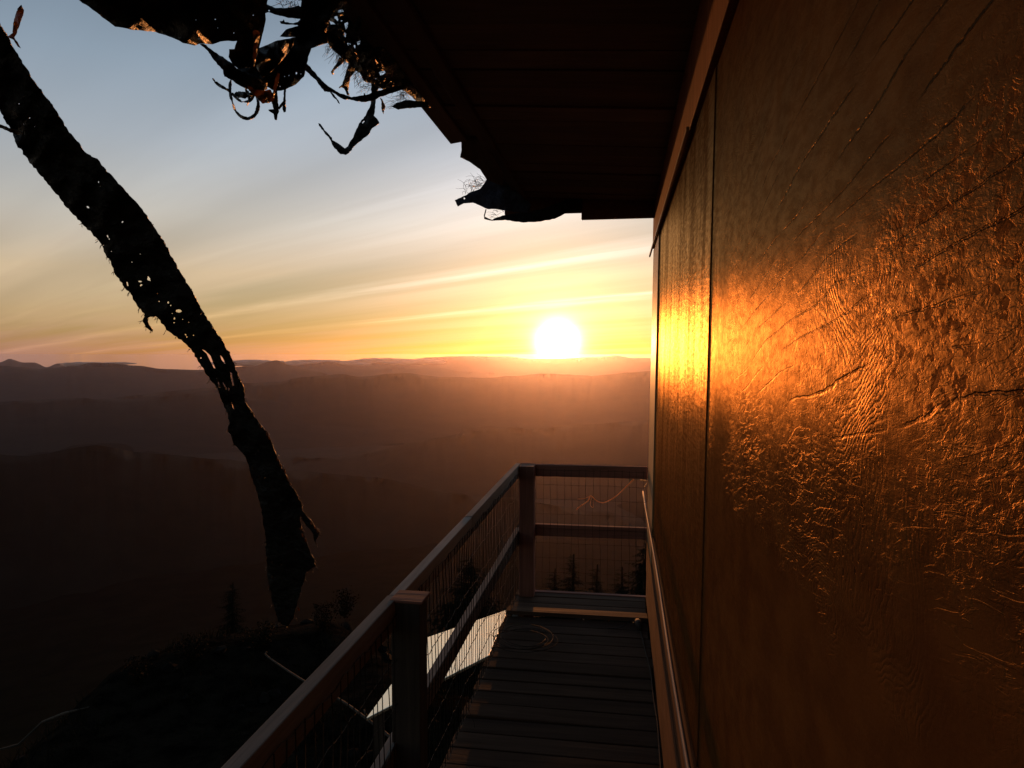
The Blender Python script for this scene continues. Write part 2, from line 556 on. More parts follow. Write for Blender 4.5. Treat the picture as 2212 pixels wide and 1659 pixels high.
M_ground = ground_material()
M_forest = forest_material()
M_leaf = simple('fir_needles', (.009, .011, .007), .9, 0, .0, 4, .4)
M_shrub = simple('dry_shrub_leaves', (.010, .010, .006), .9, 0, .03, 6, .4)
M_grass = simple('dry_grass', (.02, .018, .011), .9, 0, .02, 3, .4)


# ------------------------------------------------------------------ setting: ground, valley, ridges
def smooth(a, b, x):
    t = max(0, min(1, (x - a) / (b - a)))
    return t * t * (3 - 2 * t)


GZ = -1.9                                     # ground under the walkway
VALLEY = -735.0
def edge_r(a):                                # where the summit breaks off, by bearing
    d = math.degrees(a)
    return 6.2 + 4.2 * smooth(-58, -26, d) * (1 - .8 * smooth(-24, -14, d)) + .4 * math.sin(d * .31)


def gh(x, y):
    r = math.hypot(x, y)
    a = math.atan2(x, y)
    e = edge_r(a)
    zz = GZ + .16 * mnoise.fractal(Vector((x * .5, y * .5, 1.3)), 1, 2, 4) - .035 * max(0, -x - 2)
    if r > e:
        d = r - e
        fall = 745 * (1 - math.exp(-.60 * max(0, d - .8) / 745)) + .30 * min(d, .8)
        zz -= fall
        zz += mnoise.fractal(Vector((x * .01, y * .01, 5)), 1, 2, 5) * min(d * .05, 14)
    low = VALLEY + 120 * mnoise.fractal(Vector((x * .0007, y * .0007, 2)), .9, 2, 6)
    k = smooth(1200, 4500, r)
    return zz * (1 - k) + low * k


def build_ground():
    azs = []
    d = -180.0
    while d < 180:
        azs.append(R(d))
        d += .9 if -72 < d < 60 else 4.0
    rs = [0.6 * 1.062 ** i for i in range(179)]
    mb = MB()
    vs = [(0, 0, gh(0, .01))]
    for r in rs:
        for a in azs:
            x, y = r * math.sin(a), r * math.cos(a)
            vs.append((x, y, gh(x, y)))
    n = len(azs)
    fs = [(0, 1 + (k + 1) % n, 1 + k) for k in range(n)]
    for i in range(len(rs) - 1):
        for k in range(n):
            a, b2 = 1 + i * n + k, 1 + i * n + (k + 1) % n
            fs.append((a, b2, b2 + n, a + n))
    mb.add(vs, fs)
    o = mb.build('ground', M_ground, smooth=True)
    tag(o, kind='structure')
    return rs[-1]


RMAX = build_ground()


def ridge(name, pts, D, seed, depth=.26, rough=1.0, left=None, right=None):
    """a forested ridge D metres off; its crest runs through the given sight lines"""
    prof = [(u, v) for u, v in pts]
    dirs = []
    for u, v in prof:
        r = ray(u, v)
        h = math.hypot(r.x, r.y)
        dirs.append((math.atan2(r.x, r.y), CAM_Z + r.z / h * D))
    a0, z0 = dirs[0]
    a1, z1 = dirs[-1]
    dirs = [(a0 - R(24), VALLEY - 20)] + dirs + [(a1 + R(24), VALLEY - 20)]
    def crest(a):
        for i in range(len(dirs) - 1):
            if a <= dirs[i + 1][0]:
                t = (a - dirs[i][0]) / (dirs[i + 1][0] - dirs[i][0])
                t = t * t * (3 - 2 * t) * .6 + t * .4
                return dirs[i][1] * (1 - t) + dirs[i + 1][1] * t
        return dirs[-1][1]
    na = int((dirs[-1][0] - dirs[0][0]) / R(.14))
    rows = [-1, -.8, -.6, -.42, -.27, -.14, -.05, 0, .06, .2, .5, 1]
    vs, fs = [], []
    for j, tt in enumerate(rows):
        for i in range(na + 1):
            a = dirs[0][0] + (dirs[-1][0] - dirs[0][0]) * i / na
            zc = crest(a) + D * .0007 * rough * mnoise.fractal(Vector((a * 60, seed, 0)), .9, 2, 4)
            base = VALLEY - 15
            fold = mnoise.fractal(Vector((a * 24, tt * 2.5, seed)), 1, 2, 4)
            k = (1 - abs(tt)) ** 1.35
            r = D * (1 + depth * tt) * (1 + .05 * fold * (abs(tt) > .01) * (1 - abs(tt)))
            zz = base + (zc - base) * k
            if tt:
                zz += fold * (zc - base) * .10 * min(abs(tt) * 3, 1) * (1 - abs(tt))
                zz = min(zz, zc - abs(tt) * D * .006)
            vs.append((r * math.sin(a), r * math.cos(a), zz))
    n = na + 1
    for j in range(len(rows) - 1):
        for i in range(na):
            a = j * n + i
            fs.append((a, a + 1, a + 1 + n, a + n))
    mb = MB()
    mb.add(vs, fs)
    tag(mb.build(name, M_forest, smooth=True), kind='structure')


ridge('hills', [(-120, 792), (0, 783), (20, 775), (50, 783), (75, 783), (100, 793), (125, 785), (150, 793), (230, 800)], 22000, 1, rough=.6)
ridge('hills', [(880, 778), (925, 772), (1000, 769), (1093, 770), (1149, 776), (1230, 774), (1300, 771), (1333, 768), (1365, 773), (1412, 773), (1600, 770)], 23000, 2, rough=.4)
ridge('hills', [(560, 800), (625, 790), (675, 785), (710, 781), (750, 788), (850, 790), (925, 790), (1000, 803), (1100, 806)], 18500, 3, rough=.6)
ridge('hills', [(-200, 800), (0, 790), (50, 793), (90, 797), (165, 790), (200, 783), (240, 785), (300, 790), (350, 797), (425, 799), (500, 793), (550, 790), (580, 781), (597, 778), (625, 788), (675, 800), (725, 812), (800, 822)], 14500, 4, rough=.6)
ridge('hills', [(480, 836), (525, 828), (600, 825), (650, 815), (740, 808), (775, 814), (850, 807), (880, 806), (950, 814), (1000, 815), (1046, 816), (1112, 812), (1177, 807), (1224, 809), (1281, 812), (1356, 805), (1412, 801), (1600, 795)], 8600, 5, rough=.8)
ridge('hills', [(-300, 880), (0, 868), (150, 860), (275, 863), (450, 848), (560, 862), (700, 885)], 7800, 6, rough=.8)
ridge('hills', [(760, 985), (950, 945), (1017, 932), (1102, 923), (1149, 927), (1262, 917), (1393, 908), (1600, 900)], 4800, 7, rough=1)

ridge('hills', [(-300, 1000), (-100, 975), (60, 985), (200, 962), (330, 980), (480, 992), (640, 1018), (800, 1030), (1000, 1070)], 3000, 8, rough=1.4)


def cloud_bank():
    m, t, b = mat('low_cloud')
    b.inputs['Base Color'].default_value = (.85, .85, .85, 1)
    b.inputs['Roughness'].default_value = 1
    b.inputs['Specular IOR Level'].default_value = 0
    tr = t.node('ShaderNodeBsdfTranslucent')
    tr.inputs[0].default_value = (.9, .9, .9, 1)
    mx = t.node('ShaderNodeMixShader')
    mx.inputs[0].default_value = .5
    t.l.new(b.outputs[0], mx.inputs[1])
    t.l.new(tr.outputs[0], mx.inputs[2])
    t.l.new(mx.outputs[0], t.n['Material Output'].inputs[0])
    bm = bmesh.new()
    spots = [(160, 250, 788, 20500, 9), (505, 580, 784, 18000, 14), (640, 760, 783, 21500, 14), (780, 930, 780, 22000, 26), (880, 930, 784, 21000, 10)]
    for u0, u1, v, D, n in spots:
        for i in range(n):
            u = rnd.uniform(u0, u1)
            r = ray(u, v + rnd.uniform(-3, 3))
            p = EYE + r * (D / math.hypot(r.x, r.y))
            s = rnd.uniform(80, 260)
            mtx = Matrix.Translation(p) @ Matrix.Diagonal((s * rnd.uniform(1.5, 3), s * 1.4, s * rnd.uniform(.12, .28), 1))
            res = bmesh.ops.create_icosphere(bm, subdivisions=3, radius=1, matrix=mtx)
            for vv in res['verts']:
                d = vv.co - p
                k = 1 + .55 * mnoise.fractal(vv.co * .006, 1, 2, 4)
                vv.co = p + Vector((d.x * k, d.y * k, d.z * k))
    me = bpy.data.meshes.new('cloud_bank')
    bm.to_mesh(me)
    bm.free()
    me.polygons.foreach_set('use_smooth', [True] * len(me.polygons))
    me.materials.append(m)
    o = bpy.data.objects.new('cloud_bank', me)
    col.objects.link(o)
    tag(o, 'thin band of low cloud lying behind the far hills', 'cloud', None, 'stuff')


cloud_bank()

# air: one closed box of even pale haze round everything
hz = MB()
hz.box((-RMAX - 500, -RMAX - 500, VALLEY - 140), (RMAX + 500, RMAX + 500, 5.5))
mh = bpy.data.materials.new('valley_haze')
mh.use_nodes = True
th = NT(mh.node_tree)
th.n.remove(th.n['Principled BSDF'])
pv = th.node('ShaderNodeVolumePrincipled')
pv.inputs['Color'].default_value = (.80, .75, 1.0, 1)
pv.inputs['Density'].default_value = 1.25e-5
pv.inputs['Anisotropy'].default_value = .86
th.l.new(pv.outputs[0], th.n['Material Output'].inputs['Volume'])
ho = hz.build('haze', mh)
tag(ho, kind='stuff')


# ------------------------------------------------------------------ cabin
W_END = 5.18                                  # far corner of the cabin wall
Y_NEAR = -1.6
def wx(zr, proud=0.0):                        # wall face, leaning out very slightly downwards; zr = height over the eye
    return .243 - .0155 * (.96 - zr) - proud


def wall_slab(mb, y0, y1, z0, z1, proud, thick, n=1, lean0=0.0, lean1=0.0):
    zs = [z0 + (z1 - z0) * i / n for i in range(n + 1)]
    for a, b in zip(zs[:-1], zs[1:]):
        A0, A1, B0, B1 = y0 - lean0 * a, y1 - lean1 * a, y0 - lean0 * b, y1 - lean1 * b
        mb.hexa([(wx(a, proud), A0, a + CAM_Z), (wx(a, proud) + thick, A0, a + CAM_Z), (wx(a, proud) + thick, A1, a + CAM_Z), (wx(a, proud), A1, a + CAM_Z),
                 (wx(b, proud), B0, b + CAM_Z), (wx(b, proud) + thick, B0, b + CAM_Z), (wx(b, proud) + thick, B1, b + CAM_Z), (wx(b, proud), B1, b + CAM_Z)])


cabin = thing('cabin', 'ochre painted plywood lookout cabin with propped wooden eave along the walkway', 'cabin', (.24, 2, -1.9))
for y0, y1, pr in ((1.924, 4.46, .0035), (-1.6, 1.918, 0)):
    mb = MB()
    wall_slab(mb, y0, y1, -1.10, .735, pr, .018)
    mb.build('plywood_panel', M_wall, cabin, bevel=.0015)
mb = MB()                                     # backing behind the panel joints and the rest of the shell
mb.box((.30, Y_NEAR, -.05), (.34, W_END - .03, 2.85))
mb.box((.34, W_END - .07, -.05), (3.6, W_END - .03, 2.85))
mb.box((3.56, Y_NEAR, -.05), (3.6, W_END - .07, 2.85))
mb.box((.34, Y_NEAR, -.05), (3.56, Y_NEAR + .04, 2.85))
mb.build('wall', M_roof, cabin)
mb = MB()
wall_slab(mb, 4.465, W_END, -1.30, .735, .014, .03)
mb.build('corner_board', M_corner, cabin, bevel=.004)
# frieze boards over the plywood, bare reddish wood
for y0, y1 in ((-1.6, 1.1), (1.105, 3.2), (3.205, W_END)):
    mb = MB()
    wall_slab(mb, y0, y1, .742, 1.04, .020, .045)
    mb.build('frieze_board', M_vsiding, cabin, bevel=.002)
mb = MB()                                     # drip strip under the frieze, its far end sagging past the corner
def strip(y0, y1, z0, z1, x, t=.010, hgt=.014):
    mb.hexa([(x, y0, z0 + CAM_Z), (x + t, y0, z0 + CAM_Z), (x + t, y1, z1 + CAM_Z), (x, y1, z1 + CAM_Z),
             (x, y0, z0 + hgt + CAM_Z), (x + t, y0, z0 + hgt + CAM_Z), (x + t, y1, z1 + hgt + CAM_Z), (x, y1, z1 + hgt + CAM_Z)])
strip(2.42, 5.50, .725, .728, .207)
mb.build('drip_strip', M_corner, cabin)
# skirt boards under the panels
for k, (z0, z1) in enumerate(((-1.75, -1.56), (-1.552, -1.345), (-1.337, -1.118))):
    mb = MB()
    wall_slab(mb, -1.6, W_END, z0 + .005, z1, .010 + .003 * (k % 2), .03)
    mb.build('skirt_board', M_siding, cabin, bevel=.003)
mb = MB()
pts = []
for i in range(24):
    y = 5.72 - i * .3
    pts.append((.186 + .003 * math.sin(y * 2.1), y, CAM_Z - 1.088 + .006 * math.sin(y * 1.3 + 1)))
mb.tube(pts, .0075, 8)
mb.build('conduit', M_pipe, cabin, smooth=True)

# eave: boards run out from the wall, tilted up a little outwards
S_END = 4.96
def sz(x):
    return CAM_Z + 1.028 + (.235 - x) * .065
eave = MB()
XO = -.765
eave.hexa([(XO, -1.6, sz(XO) + .045), (.5, -1.6, sz(.5) + .045), (.5, S_END, sz(.5) + .045), (XO, S_END, sz(XO) + .045),
           (XO, -1.6, sz(XO) + .06), (.5, -1.6, sz(.5) + .06), (.5, S_END, sz(.5) + .06), (XO, S_END, sz(XO) + .06)])
roof = eave.build('roof', M_roof, cabin)
y = S_END - .012
joint_big = [4.82, 4.27, 3.58, 3.05, 2.55, 2.0, 1.4]
k = 0
while y > -1.5:
    wdt = rnd.uniform(.165, .205)
    y0 = y - wdt
    mb = MB()
    xe = XO - .005 + rnd.uniform(-.02, .01)
    d0, d1 = rnd.uniform(-.004, .004), rnd.uniform(-.004, .004)
    if k % 3 == 0:
        d0 -= .007
    mb.hexa([(xe, y0, sz(xe) + d0), (.236, y0, sz(.236) + d0), (.236, y, sz(.236) + d1), (xe, y, sz(xe) + d1),
             (xe, y0, sz(xe) + .042), (.236, y0, sz(.236) + .042), (.236, y, sz(.236) + .042), (xe, y, sz(xe) + .042)])
    mb.build('roof_board', M_soffit, roof, bevel=.002)
    y = y0 - .004
    k += 1
mb = MB()
xa, xb = -.868, -.770
mb.hexa([(xa, -1.6, sz(xa) - .022), (xb, -1.6, sz(xb) - .022), (xb, 3.58, sz(xb) - .022), (xa, 3.64, sz(xa) - .022),
         (xa, -1.6, sz(xa) + .03), (xb, -1.6, sz(xb) + .03), (xb, 3.58, sz(xb) + .03), (xa, 3.64, sz(xa) + .03)])
mb.build('edge_board', M_edge, roof, bevel=.003)
mb = MB()                                     # inner batten that runs along under the board ends
mb.box((-.70, -1.6, sz(-.66) - .030), (-.64, S_END - .03, sz(-.66) - .006))
mb.build('batten', M_edge, roof, bevel=.003)
xf = PY(1256, 472, S_END).x
mb = MB()
mb.box((xf, S_END - .005, PY(1300, 473, S_END).z), (.232, S_END + .028, sz(XO) + .05))
mb.build('fascia', M_siding, roof, bevel=.003)
mb = MB()
x2 = PY(1090, 440, S_END).x
mb.box((x2, S_END - .003, sz(.2) - .062), (xf + .0, S_END + .024, sz(XO) + .045))
mb.build('fascia', M_siding, roof, bevel=.003)
mb = MB()                                     # roof over the cabin itself
mb.hexa([(.5, -1.9, 2.87), (3.8, -1.9, 2.95), (3.8, 5.4, 2.95), (.5, 5.4, 2.87), (.5, -1.9, 2.93), (3.8, -1.9, 3.01), (3.8, 5.4, 3.01), (.5, 5.4, 2.93)])
mb.build('roof', M_roof, cabin)
for x in (.5, 2.0, 3.4):
    for y in (-1.3, 1.8, 4.9):
        mb = MB()
        mb.box((x - .09, y - .09, gh(x, y) - .3), (x + .09, y + .09, -.05))
        mb.build('pier', M_post, cabin)

# ------------------------------------------------------------------ walkway
walk = thing('walkway', 'weathered plank walkway running along the ochre cabin to the end railing', 'walkway', (-.27, 2.2, -1.9))
plank_meshes = []
for i in range(5):
    mb = MB()
    h, t2 = .0635, .014
    L = .47
    nseg = 3
    mb.box((-L, -h, -t2), (L, h, t2), .0022)
    me = bpy.data.meshes.new('plank')
    me.from_pydata(mb.v, [], mb.f)
    me.materials.append(M_deck)
    plank_meshes.append(me)
y = 5.24
k = 0
while y > -1.5:
    o = bpy.data.objects.new('plank', plank_meshes[rnd.randrange(5)])
    o.parent = walk
    o.location = Vector((-.281 + rnd.uniform(-.008, .008), y - .066, -.0145 + rnd.uniform(-.003, .003))) - ORG[walk]
    o.rotation_euler = (rnd.uniform(-.012, .012), rnd.uniform(-.003, .003), rnd.uniform(-.006, .006) - .012)
    if 4.72 < y < 4.86:
        o.location.z += .022
        o.rotation_euler.x = -.09
    m2 = o.modifiers.new('bevel', 'BEVEL')
    m2.width = .003
    col.objects.link(o)
    y -= .1345 + rnd.uniform(0, .004)
    k += 1
for x in (-.70, -.27, .12):
    mb = MB()
    mb.box((x - .02, -1.5, -.175), (x + .02, 5.2, -.033))
    mb.build('joist', M_rail, walk)
for y in (-1.2, 1.0, 3.1, 5.1):
    mb = MB()
    mb.box((-.74, y - .045, -.27), (.16, y + .045, -.178))
    mb.build('beam', M_railx, walk)
    for x in (-.66, .1):
        mb = MB()
        mb.box((x - .05, y - .045, gh(x, y) - .3), (x + .05, y + .045, -.272))
        mb.build('support_post', M_post, walk)

# ------------------------------------------------------------------ railing
RT = CAM_Z - .802                             # top of the rails
rail = thing('railing', 'weathered timber railing with wire netting round the end of the walkway', 'railing', (-.72, 3, 0))
def rbox(name, a, b, m, jit=.0015, bv=.003):
    mb = MB()
    mb.box(a, b, jit)
    return mb.build(name, m, rail, bevel=bv)
rbox('post', (-.717, 5.09, -.17), (-.61, 5.185, RT - .004), M_endpost)
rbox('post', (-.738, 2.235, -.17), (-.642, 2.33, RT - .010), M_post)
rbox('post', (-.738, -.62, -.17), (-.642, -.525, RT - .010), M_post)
rbox('post_cap', (-.741, 2.228, RT - .0095), (-.632, 2.338, RT - .001), M_railx, .002)
rbox('top_rail', (-.760, 3.46, RT - .088), (-.721, 5.222, RT), M_rail)
rbox('top_rail', (-.762, 2.285, RT - .091), (-.723, 3.455, RT - .003), M_rail)
rbox('top_rail', (-.766, -1.5, RT - .094), (-.724, 2.28, RT - .002), M_rail)
rbox('mid_rail', (-.762, 2.0, RT - .565), (-.724, 5.222, RT - .478), M_rail)
rbox('mid_rail', (-.764, -1.5, RT - .567), (-.725, 1.995, RT - .480), M_rail)
rbox('top_rail', (-.719, 5.187, RT - .088), (.196, 5.224, RT - .002), M_railx)
rbox('mid_rail', (-.719, 5.187, RT - .528), (.205, 5.224, RT - .442), M_railx)
rbox('kick_board', (-.719, 5.187, -.06), (.205, 5.224, .006), M_railx)


def netting():
    mb = MB()
    rr = .0022
    # side: welded mesh, slack and pulled about
    ys = 0.6
    def side_pt(y, zr):
        b = mnoise.noise(Vector((y * 2.3, zr * 3, 4)))
        c = mnoise.noise(Vector((y * 5.3, zr * 6, 9))) * 1.3
        return Vector((-.7195 + .006 * b * (1 if abs(y - 2.28) > .12 else 0), y + .016 * b + .010 * c, zr + .012 * c))
    y = -.4
    zlo, zhi = .02, RT - .05
    while y < 5.16:
        jy = rnd.uniform(-.008, .008)
        mb.tube([side_pt(y + jy + rnd.uniform(-.005, .005), zlo + (zhi - zlo) * i / 9) for i in range(10)], rr, 4, False)
        y += .051
    for k in range(7):
        zr = zlo + (zhi - zlo) * k / 6
        n = 110
        mb.tube([side_pt(-.4 + 5.55 * i / n, zr + rnd.uniform(-.007, .007)) for i in range(n + 1)], rr * .75, 4, False)
    mb.build('wire_netting', M_wire, rail)
    mb = MB()
    def end_pt(x, zr):
        b = mnoise.noise(Vector((x * 3.3, zr * 3, 14)))
        return Vector((x + .006 * b, 5.1835 + .003 * b, zr + .005 * b))
    x = -.605
    while x < .20:
        mb.tube([end_pt(x + rnd.uniform(-.004, .004), .04 + (RT - .07) * i / 7) for i in range(8)], rr * .65, 4, False)
        x += .052
    for k in range(9):
        zr = .05 + (RT - .09) * k / 8
        mb.tube([end_pt(-.605 + .8 * i / 20, zr + rnd.uniform(-.002, .002)) for i in range(21)], rr * .55, 4, False)
    mb.build('wire_netting', M_wire, rail)
    # loose broken strands by the boards
    mb = MB()
    for k in range(16):
        y = rnd.uniform(2.5, 4.7)
        p = side_pt(y, rnd.uniform(.05, .5)) + Vector((.01, 0, 0))
        pts = [p]
        d = Vector((rnd.uniform(-.1, .3), rnd.uniform(-.5, .5), rnd.uniform(-1, .6))).normalized()
        for i in range(7):
            d = (d + Vector((rnd.uniform(-.3, .35), rnd.uniform(-.5, .5), rnd.uniform(-.6, .5))) * .7).normalized()
            p = p + d * .03
            p.x = max(-.716, min(p.x, -.66))
            p.z = max(.01, p.z)
            pts.append(p.copy())
        mb.tube(pts, .0011, 4, False)
    tag(mb.build('loose_wire', M_wire, rail), kind='stuff')


netting()


# ------------------------------------------------------------------ things on and about the walkway
def catmull(p, n=8):
    p = [Vector(x) for x in p]
    out = []
    for i in range(len(p) - 1):
        a, b, c, d = p[max(i - 1, 0)], p[i], p[i + 1], p[min(i + 2, len(p) - 1)]
        for k in range(n):
            t = k / n
            out.append(.5 * ((2 * b) + (c - a) * t + (2 * a - 5 * b + 4 * c - d) * t * t + (3 * b - a - 3 * c + d) * t ** 3))
    out.append(p[-1])
    return out


# coil of stiff cable lying on the boards
cc = PZ(1133, 1388, 0)
mb = MB()
pts = []
for i in range(5 * 28):
    th = 2 * math.pi * i / 28
    turn = i / 28
    r = .165 + .03 * math.sin(turn * 2.1) + .012 * math.sin(th * 2 + turn)
    pts.append((cc.x + r * math.cos(th) * 1.0 + .012 * math.sin(turn * 3), cc.y + r * math.sin(th) + .02 * math.cos(turn * 2), .012 + .0075 * turn))
mb.tube(pts, .0022, 5)
tag(mb.build('cable_coil', M_cable, smooth=True), 'loose coil of thin cable lying on the walkway planks', 'cable')

mb = MB()
pts = [PZ(u, v, .008) for u, v in [(1379, 1352), (1387, 1375), (1394, 1405), (1405, 1449), (1412, 1508), (1420, 1559), (1425, 1623), (1429, 1680)]]
pts += [Vector((.165, 2.2, .008)), Vector((.155, 1.4, .008)), Vector((.165, .4, .008))]
mb.tube(catmull(pts), .0042, 6)
cab = mb.build('wall_cable', M_cable, smooth=True)
tag(cab, 'pale cable running along the foot of the cabin wall', 'cable')
mb = MB()
a = PZ(1379, 1352, .02)
mb.tube([a + Vector((.0, .10, -.002)), a + Vector((-.004, .04, .012)), a + Vector((.006, -.02, .012)), a + Vector((.012, -.06, -.004))], [.010, .022, .022, .008], 8)
mb.build('plug', M_wire, cab, smooth=True)
mb = MB()
mb.tube(catmull([a + Vector((0, .08, -.008)), a + Vector((-.04, .05, .02)), a + Vector((-.11, -.02, -.006)), a + Vector((-.20, -.05, -.01))]), .003, 5)
mb.build('stray_wire', M_wire, cab)

mb = MB()
Yn = 5.165
pts = [PY(u, v, Yn + d) for u, v, d in [(1249, 1097, .004), (1256, 1092, .0), (1270, 1082, -.004), (1276, 1071, -.006), (1286, 1080, -.006), (1296, 1085, 0), (1307, 1085, -.004), (1328, 1074, 0), (1350, 1054, .004), (1369, 1035, .012)]]
mb.tube(catmull(pts, 6), [.0034] * 55, 5)
mb.tube(catmull([PY(1276, 1071, Yn), PY(1262, 1077, Yn), PY(1248, 1078, Yn - .004)], 5), .0012, 4)
mb.tube(catmull([PY(1278, 1074, Yn - .004), PY(1275, 1090, Yn - .008), PY(1281, 1096, Yn - .01), PY(1281, 1080, Yn - .006)], 5), .0012, 4)
mb.tube([PY(1249, 1097, Yn), PY(1245, 1101, Yn)], [.006, .003], 5)
tag(mb.build('twine', M_string, smooth=True), 'frayed pale twine caught slack in the netting of the end railing', 'twine')

mb = MB()
a = [PY(u, v, 5.17) for u, v in [(1383, 1038), (1399, 1040), (1396, 1047), (1391, 1054)]]
for p, q in zip(a[:-1], a[1:]):
    d = Vector((0, .012, 0))
    mb.hexa([p - d, q - d, q + d, p + d] + [x + Vector((0, 0, .0045)) for x in (p - d, q - d, q + d, p + d)])
tag(mb.build('ribbon', M_brown), 'short bent orange ribbon hooked beside the end rail and wall corner', 'ribbon')

# bright metal sheet lying below the walkway
A, C, D = PZ(1098, 1316, -1.60), PZ(790, 1552, -1.42), PZ(919, 1378, -1.62)
B = A + (C - D) * .80
nrm = (A - D).cross(C - D).normalized()
if nrm.z < 0:
    nrm = -nrm
t_ = nrm * .03
sheet = thing('metal_sheet', 'pale flat metal sheet lying tilted below the walkway railing', 'sheet', tuple((A + B + C + D) / 4 - Vector((0, 0, .3))))
mb = MB()
mb.hexa([D - t_, A - t_, B - t_, C - t_, D, A, B, C])
mb.build('sheet_panel', M_sheet, sheet, bevel=.004)
for p in (A, B, C, D):
    q = p.lerp((A + B + C + D) / 4, .12)
    mb = MB()
    mb.box((q.x - .04, q.y - .04, gh(q.x, q.y) - .15), (q.x + .04, q.y + .04, q.z - .034))
    mb.build('prop_block', M_post, sheet)

# dead branch and broken pole on the summit
mb = MB()
pts = []
for u, v, dz in [(576, 1408, .34), (579, 1419, .30), (655, 1470, .22), (735, 1512, .14), (795, 1555, .10), (840, 1590, .07), (900, 1650, .05)]:
    pts.append(PZ(u, v, GZ - .05 + dz))
mb.tube(catmull(pts, 5), [.008 + .0003 * i for i in range(31)], 7)
mb.tube([pts[4], pts[4] + Vector((-.05, .02, .09))], [.014, .007], 6)
tag(mb.build('dead_branch', M_dead, smooth=True), 'long bare dead branch with hooked tip lying beyond the railing', 'branch')
def on_ground(u, v, lift=.03):
    r = ray(u, v)
    k = 2.0
    while k < 60:
        p = EYE + r * k
        if p.z < gh(p.x, p.y) + lift:
            return p
        k += .02
    return EYE + r * 9
mb = MB()
pts = [on_ground(u, v, .06) for u, v in [(-60, 1650), (0, 1619), (40, 1608), (92, 1560), (140, 1541), (192, 1527)]]
mb.tube(pts, [.009, .012, .012, .017, .019, .005], 7)
tag(mb.build('broken_pole', M_dead, smooth=True), 'grey broken pole lying on the dark ground at lower left', 'pole')

# ------------------------------------------------------------------ torn tarpaulin
def inside(p, poly):
    x, y = p
    c = False
    j = len(poly) - 1
    for i in range(len(poly)):
        xi, yi = poly[i]
        xj, yj = poly[j]
        if (yi > y) != (yj > y) and x < (xj - xi) * (y - yi) / (yj - yi) + xi:
            c = not c
        j = i
    return c


def cloth(name, outline, depth, m, parent, spacing=9, holes=(), crumple=.02, freq=.03, ragged=1.2, thick=.0016, smoothit=True):
    """a torn sheet: outline given as sight lines, hung at its own distance and crumpled in depth"""
    def dens(poly, step):
        out = []
        for i in range(len(poly)):
            a, b = Vector(poly[i]), Vector(poly[(i + 1) % len(poly)])
            n = max(1, int((b - a).length / step))
            for k in range(n):
                q = a.lerp(b, k / n)
                if k:
                    q = q + Vector((rnd.uniform(-1, 1), rnd.uniform(-1, 1))) * ragged
                out.append(q)
        return out
    ring = dens(outline, max(3.5, spacing * .7))
    pts = list(ring)
    loops = [list(range(len(ring)))]
    hl = []
    for h in holes:
        if len(h) == 3 and not isinstance(h[0], (tuple, list)):
            u, v, s = h
            n = 5 if s < 3 else 7
            a0 = rnd.uniform(0, 6)
            e = rnd.uniform(.5, 1.0)
            th = rnd.uniform(0, 3)
            hp = []
            for k in range(n):
                t = a0 + 2 * math.pi * k / n
                rr = s * rnd.uniform(.6, 1.25)
                x, y = rr * math.cos(t), rr * e * math.sin(t)
                hp.append(Vector((u + x * math.cos(th) - y * math.sin(th), v + x * math.sin(th) + y * math.cos(th))))
        else:
            hp = [Vector(q) for q in h]
        hl.append([(q.x, q.y) for q in hp])
        loops.append(list(range(len(pts), len(pts) + len(hp))))
        pts += hp
    po = [(q.x, q.y) for q in ring]
    us, vs = [p[0] for p in po], [p[1] for p in po]
    u = min(us)
    row = 0
    v = min(vs)
    while v < max(vs):
        u = min(us) + (row % 2) * spacing * .5
        while u < max(us):
            q = (u + rnd.uniform(-.25, .25) * spacing, v + rnd.uniform(-.25, .25) * spacing)
            if inside(q, po) and not any(inside(q, h) for h in hl):
                pts.append(Vector(q))
            u += spacing
        v += spacing * .87
        row += 1
    V, E_, F, *_ = delaunay_2d_cdt(pts, [], loops, 1, 1e-4)
    mb = MB()
    sd = rnd.uniform(0, 90)
    vs3 = []
    for q in V:
        n = mnoise.fractal(Vector((q.x * freq, q.y * freq, sd)), .9, 2, 3)
        rdg = 1 - abs(mnoise.noise(Vector((q.x * freq * .7, q.y * freq * .7, sd + 7)))) * 2
        vs3.append(PY(q.x, q.y, depth(q.x, q.y) + crumple * (n + .6 * rdg)))
    fs = []
    for f in F:
        cx = sum(V[i].x for i in f) / len(f)
        cy = sum(V[i].y for i in f) / len(f)
        if inside((cx, cy), po) and not any(inside((cx, cy), h) for h in hl):
            fs.append(tuple(f))
    used = sorted({i for f in fs for i in f})
    mp = {a: b for b, a in enumerate(used)}
    mb.add([vs3[i] for i in used], [tuple(mp[i] for i in f) for f in fs])
    return mb.build(name, m, parent, smooth=smoothit, solid=thick)


def z1(*p):
    return [(x * .28, y * .28) for x, y in p]
def z2(*p):
    return [(398 + x * .28, y * .28) for x, y in p]
def z3(*p):
    return [(929 + x * .28, 132.7 + y * .28) for x, y in p]


def hairs(name, roots, m, parent, depth, n_each=10, ln=22, spread=1.0, drop=1.0, rad=.0007, jit=8):
    mb = MB()
    for (u, v, du, dv) in roots:
        for k in range(n_each):
            uu, vv = u + rnd.uniform(-jit, jit), v + rnd.uniform(-jit, jit)
            y0 = depth(uu, vv) + rnd.uniform(-.03, .03)
            a = Vector((du + rnd.uniform(-.7, .7) * spread, dv + rnd.uniform(-.6, .6) * spread))
            pts = []
            L = ln * rnd.uniform(.4, 1.25)
            p = Vector((uu, vv))
            for i in range(6):
                pts.append(PY(p.x, p.y, y0 + .006 * i * rnd.uniform(-1, 1)))
                p = p + a.normalized() * (L / 5)
                a = a + Vector((rnd.uniform(-.5, .5), .10 * drop + rnd.uniform(-.4, .4)))
            mb.tube(pts, [rad, rad, rad, rad, rad * .8, rad * .5], 3, False)
    return tag(mb.build(name, m, parent), kind='stuff')


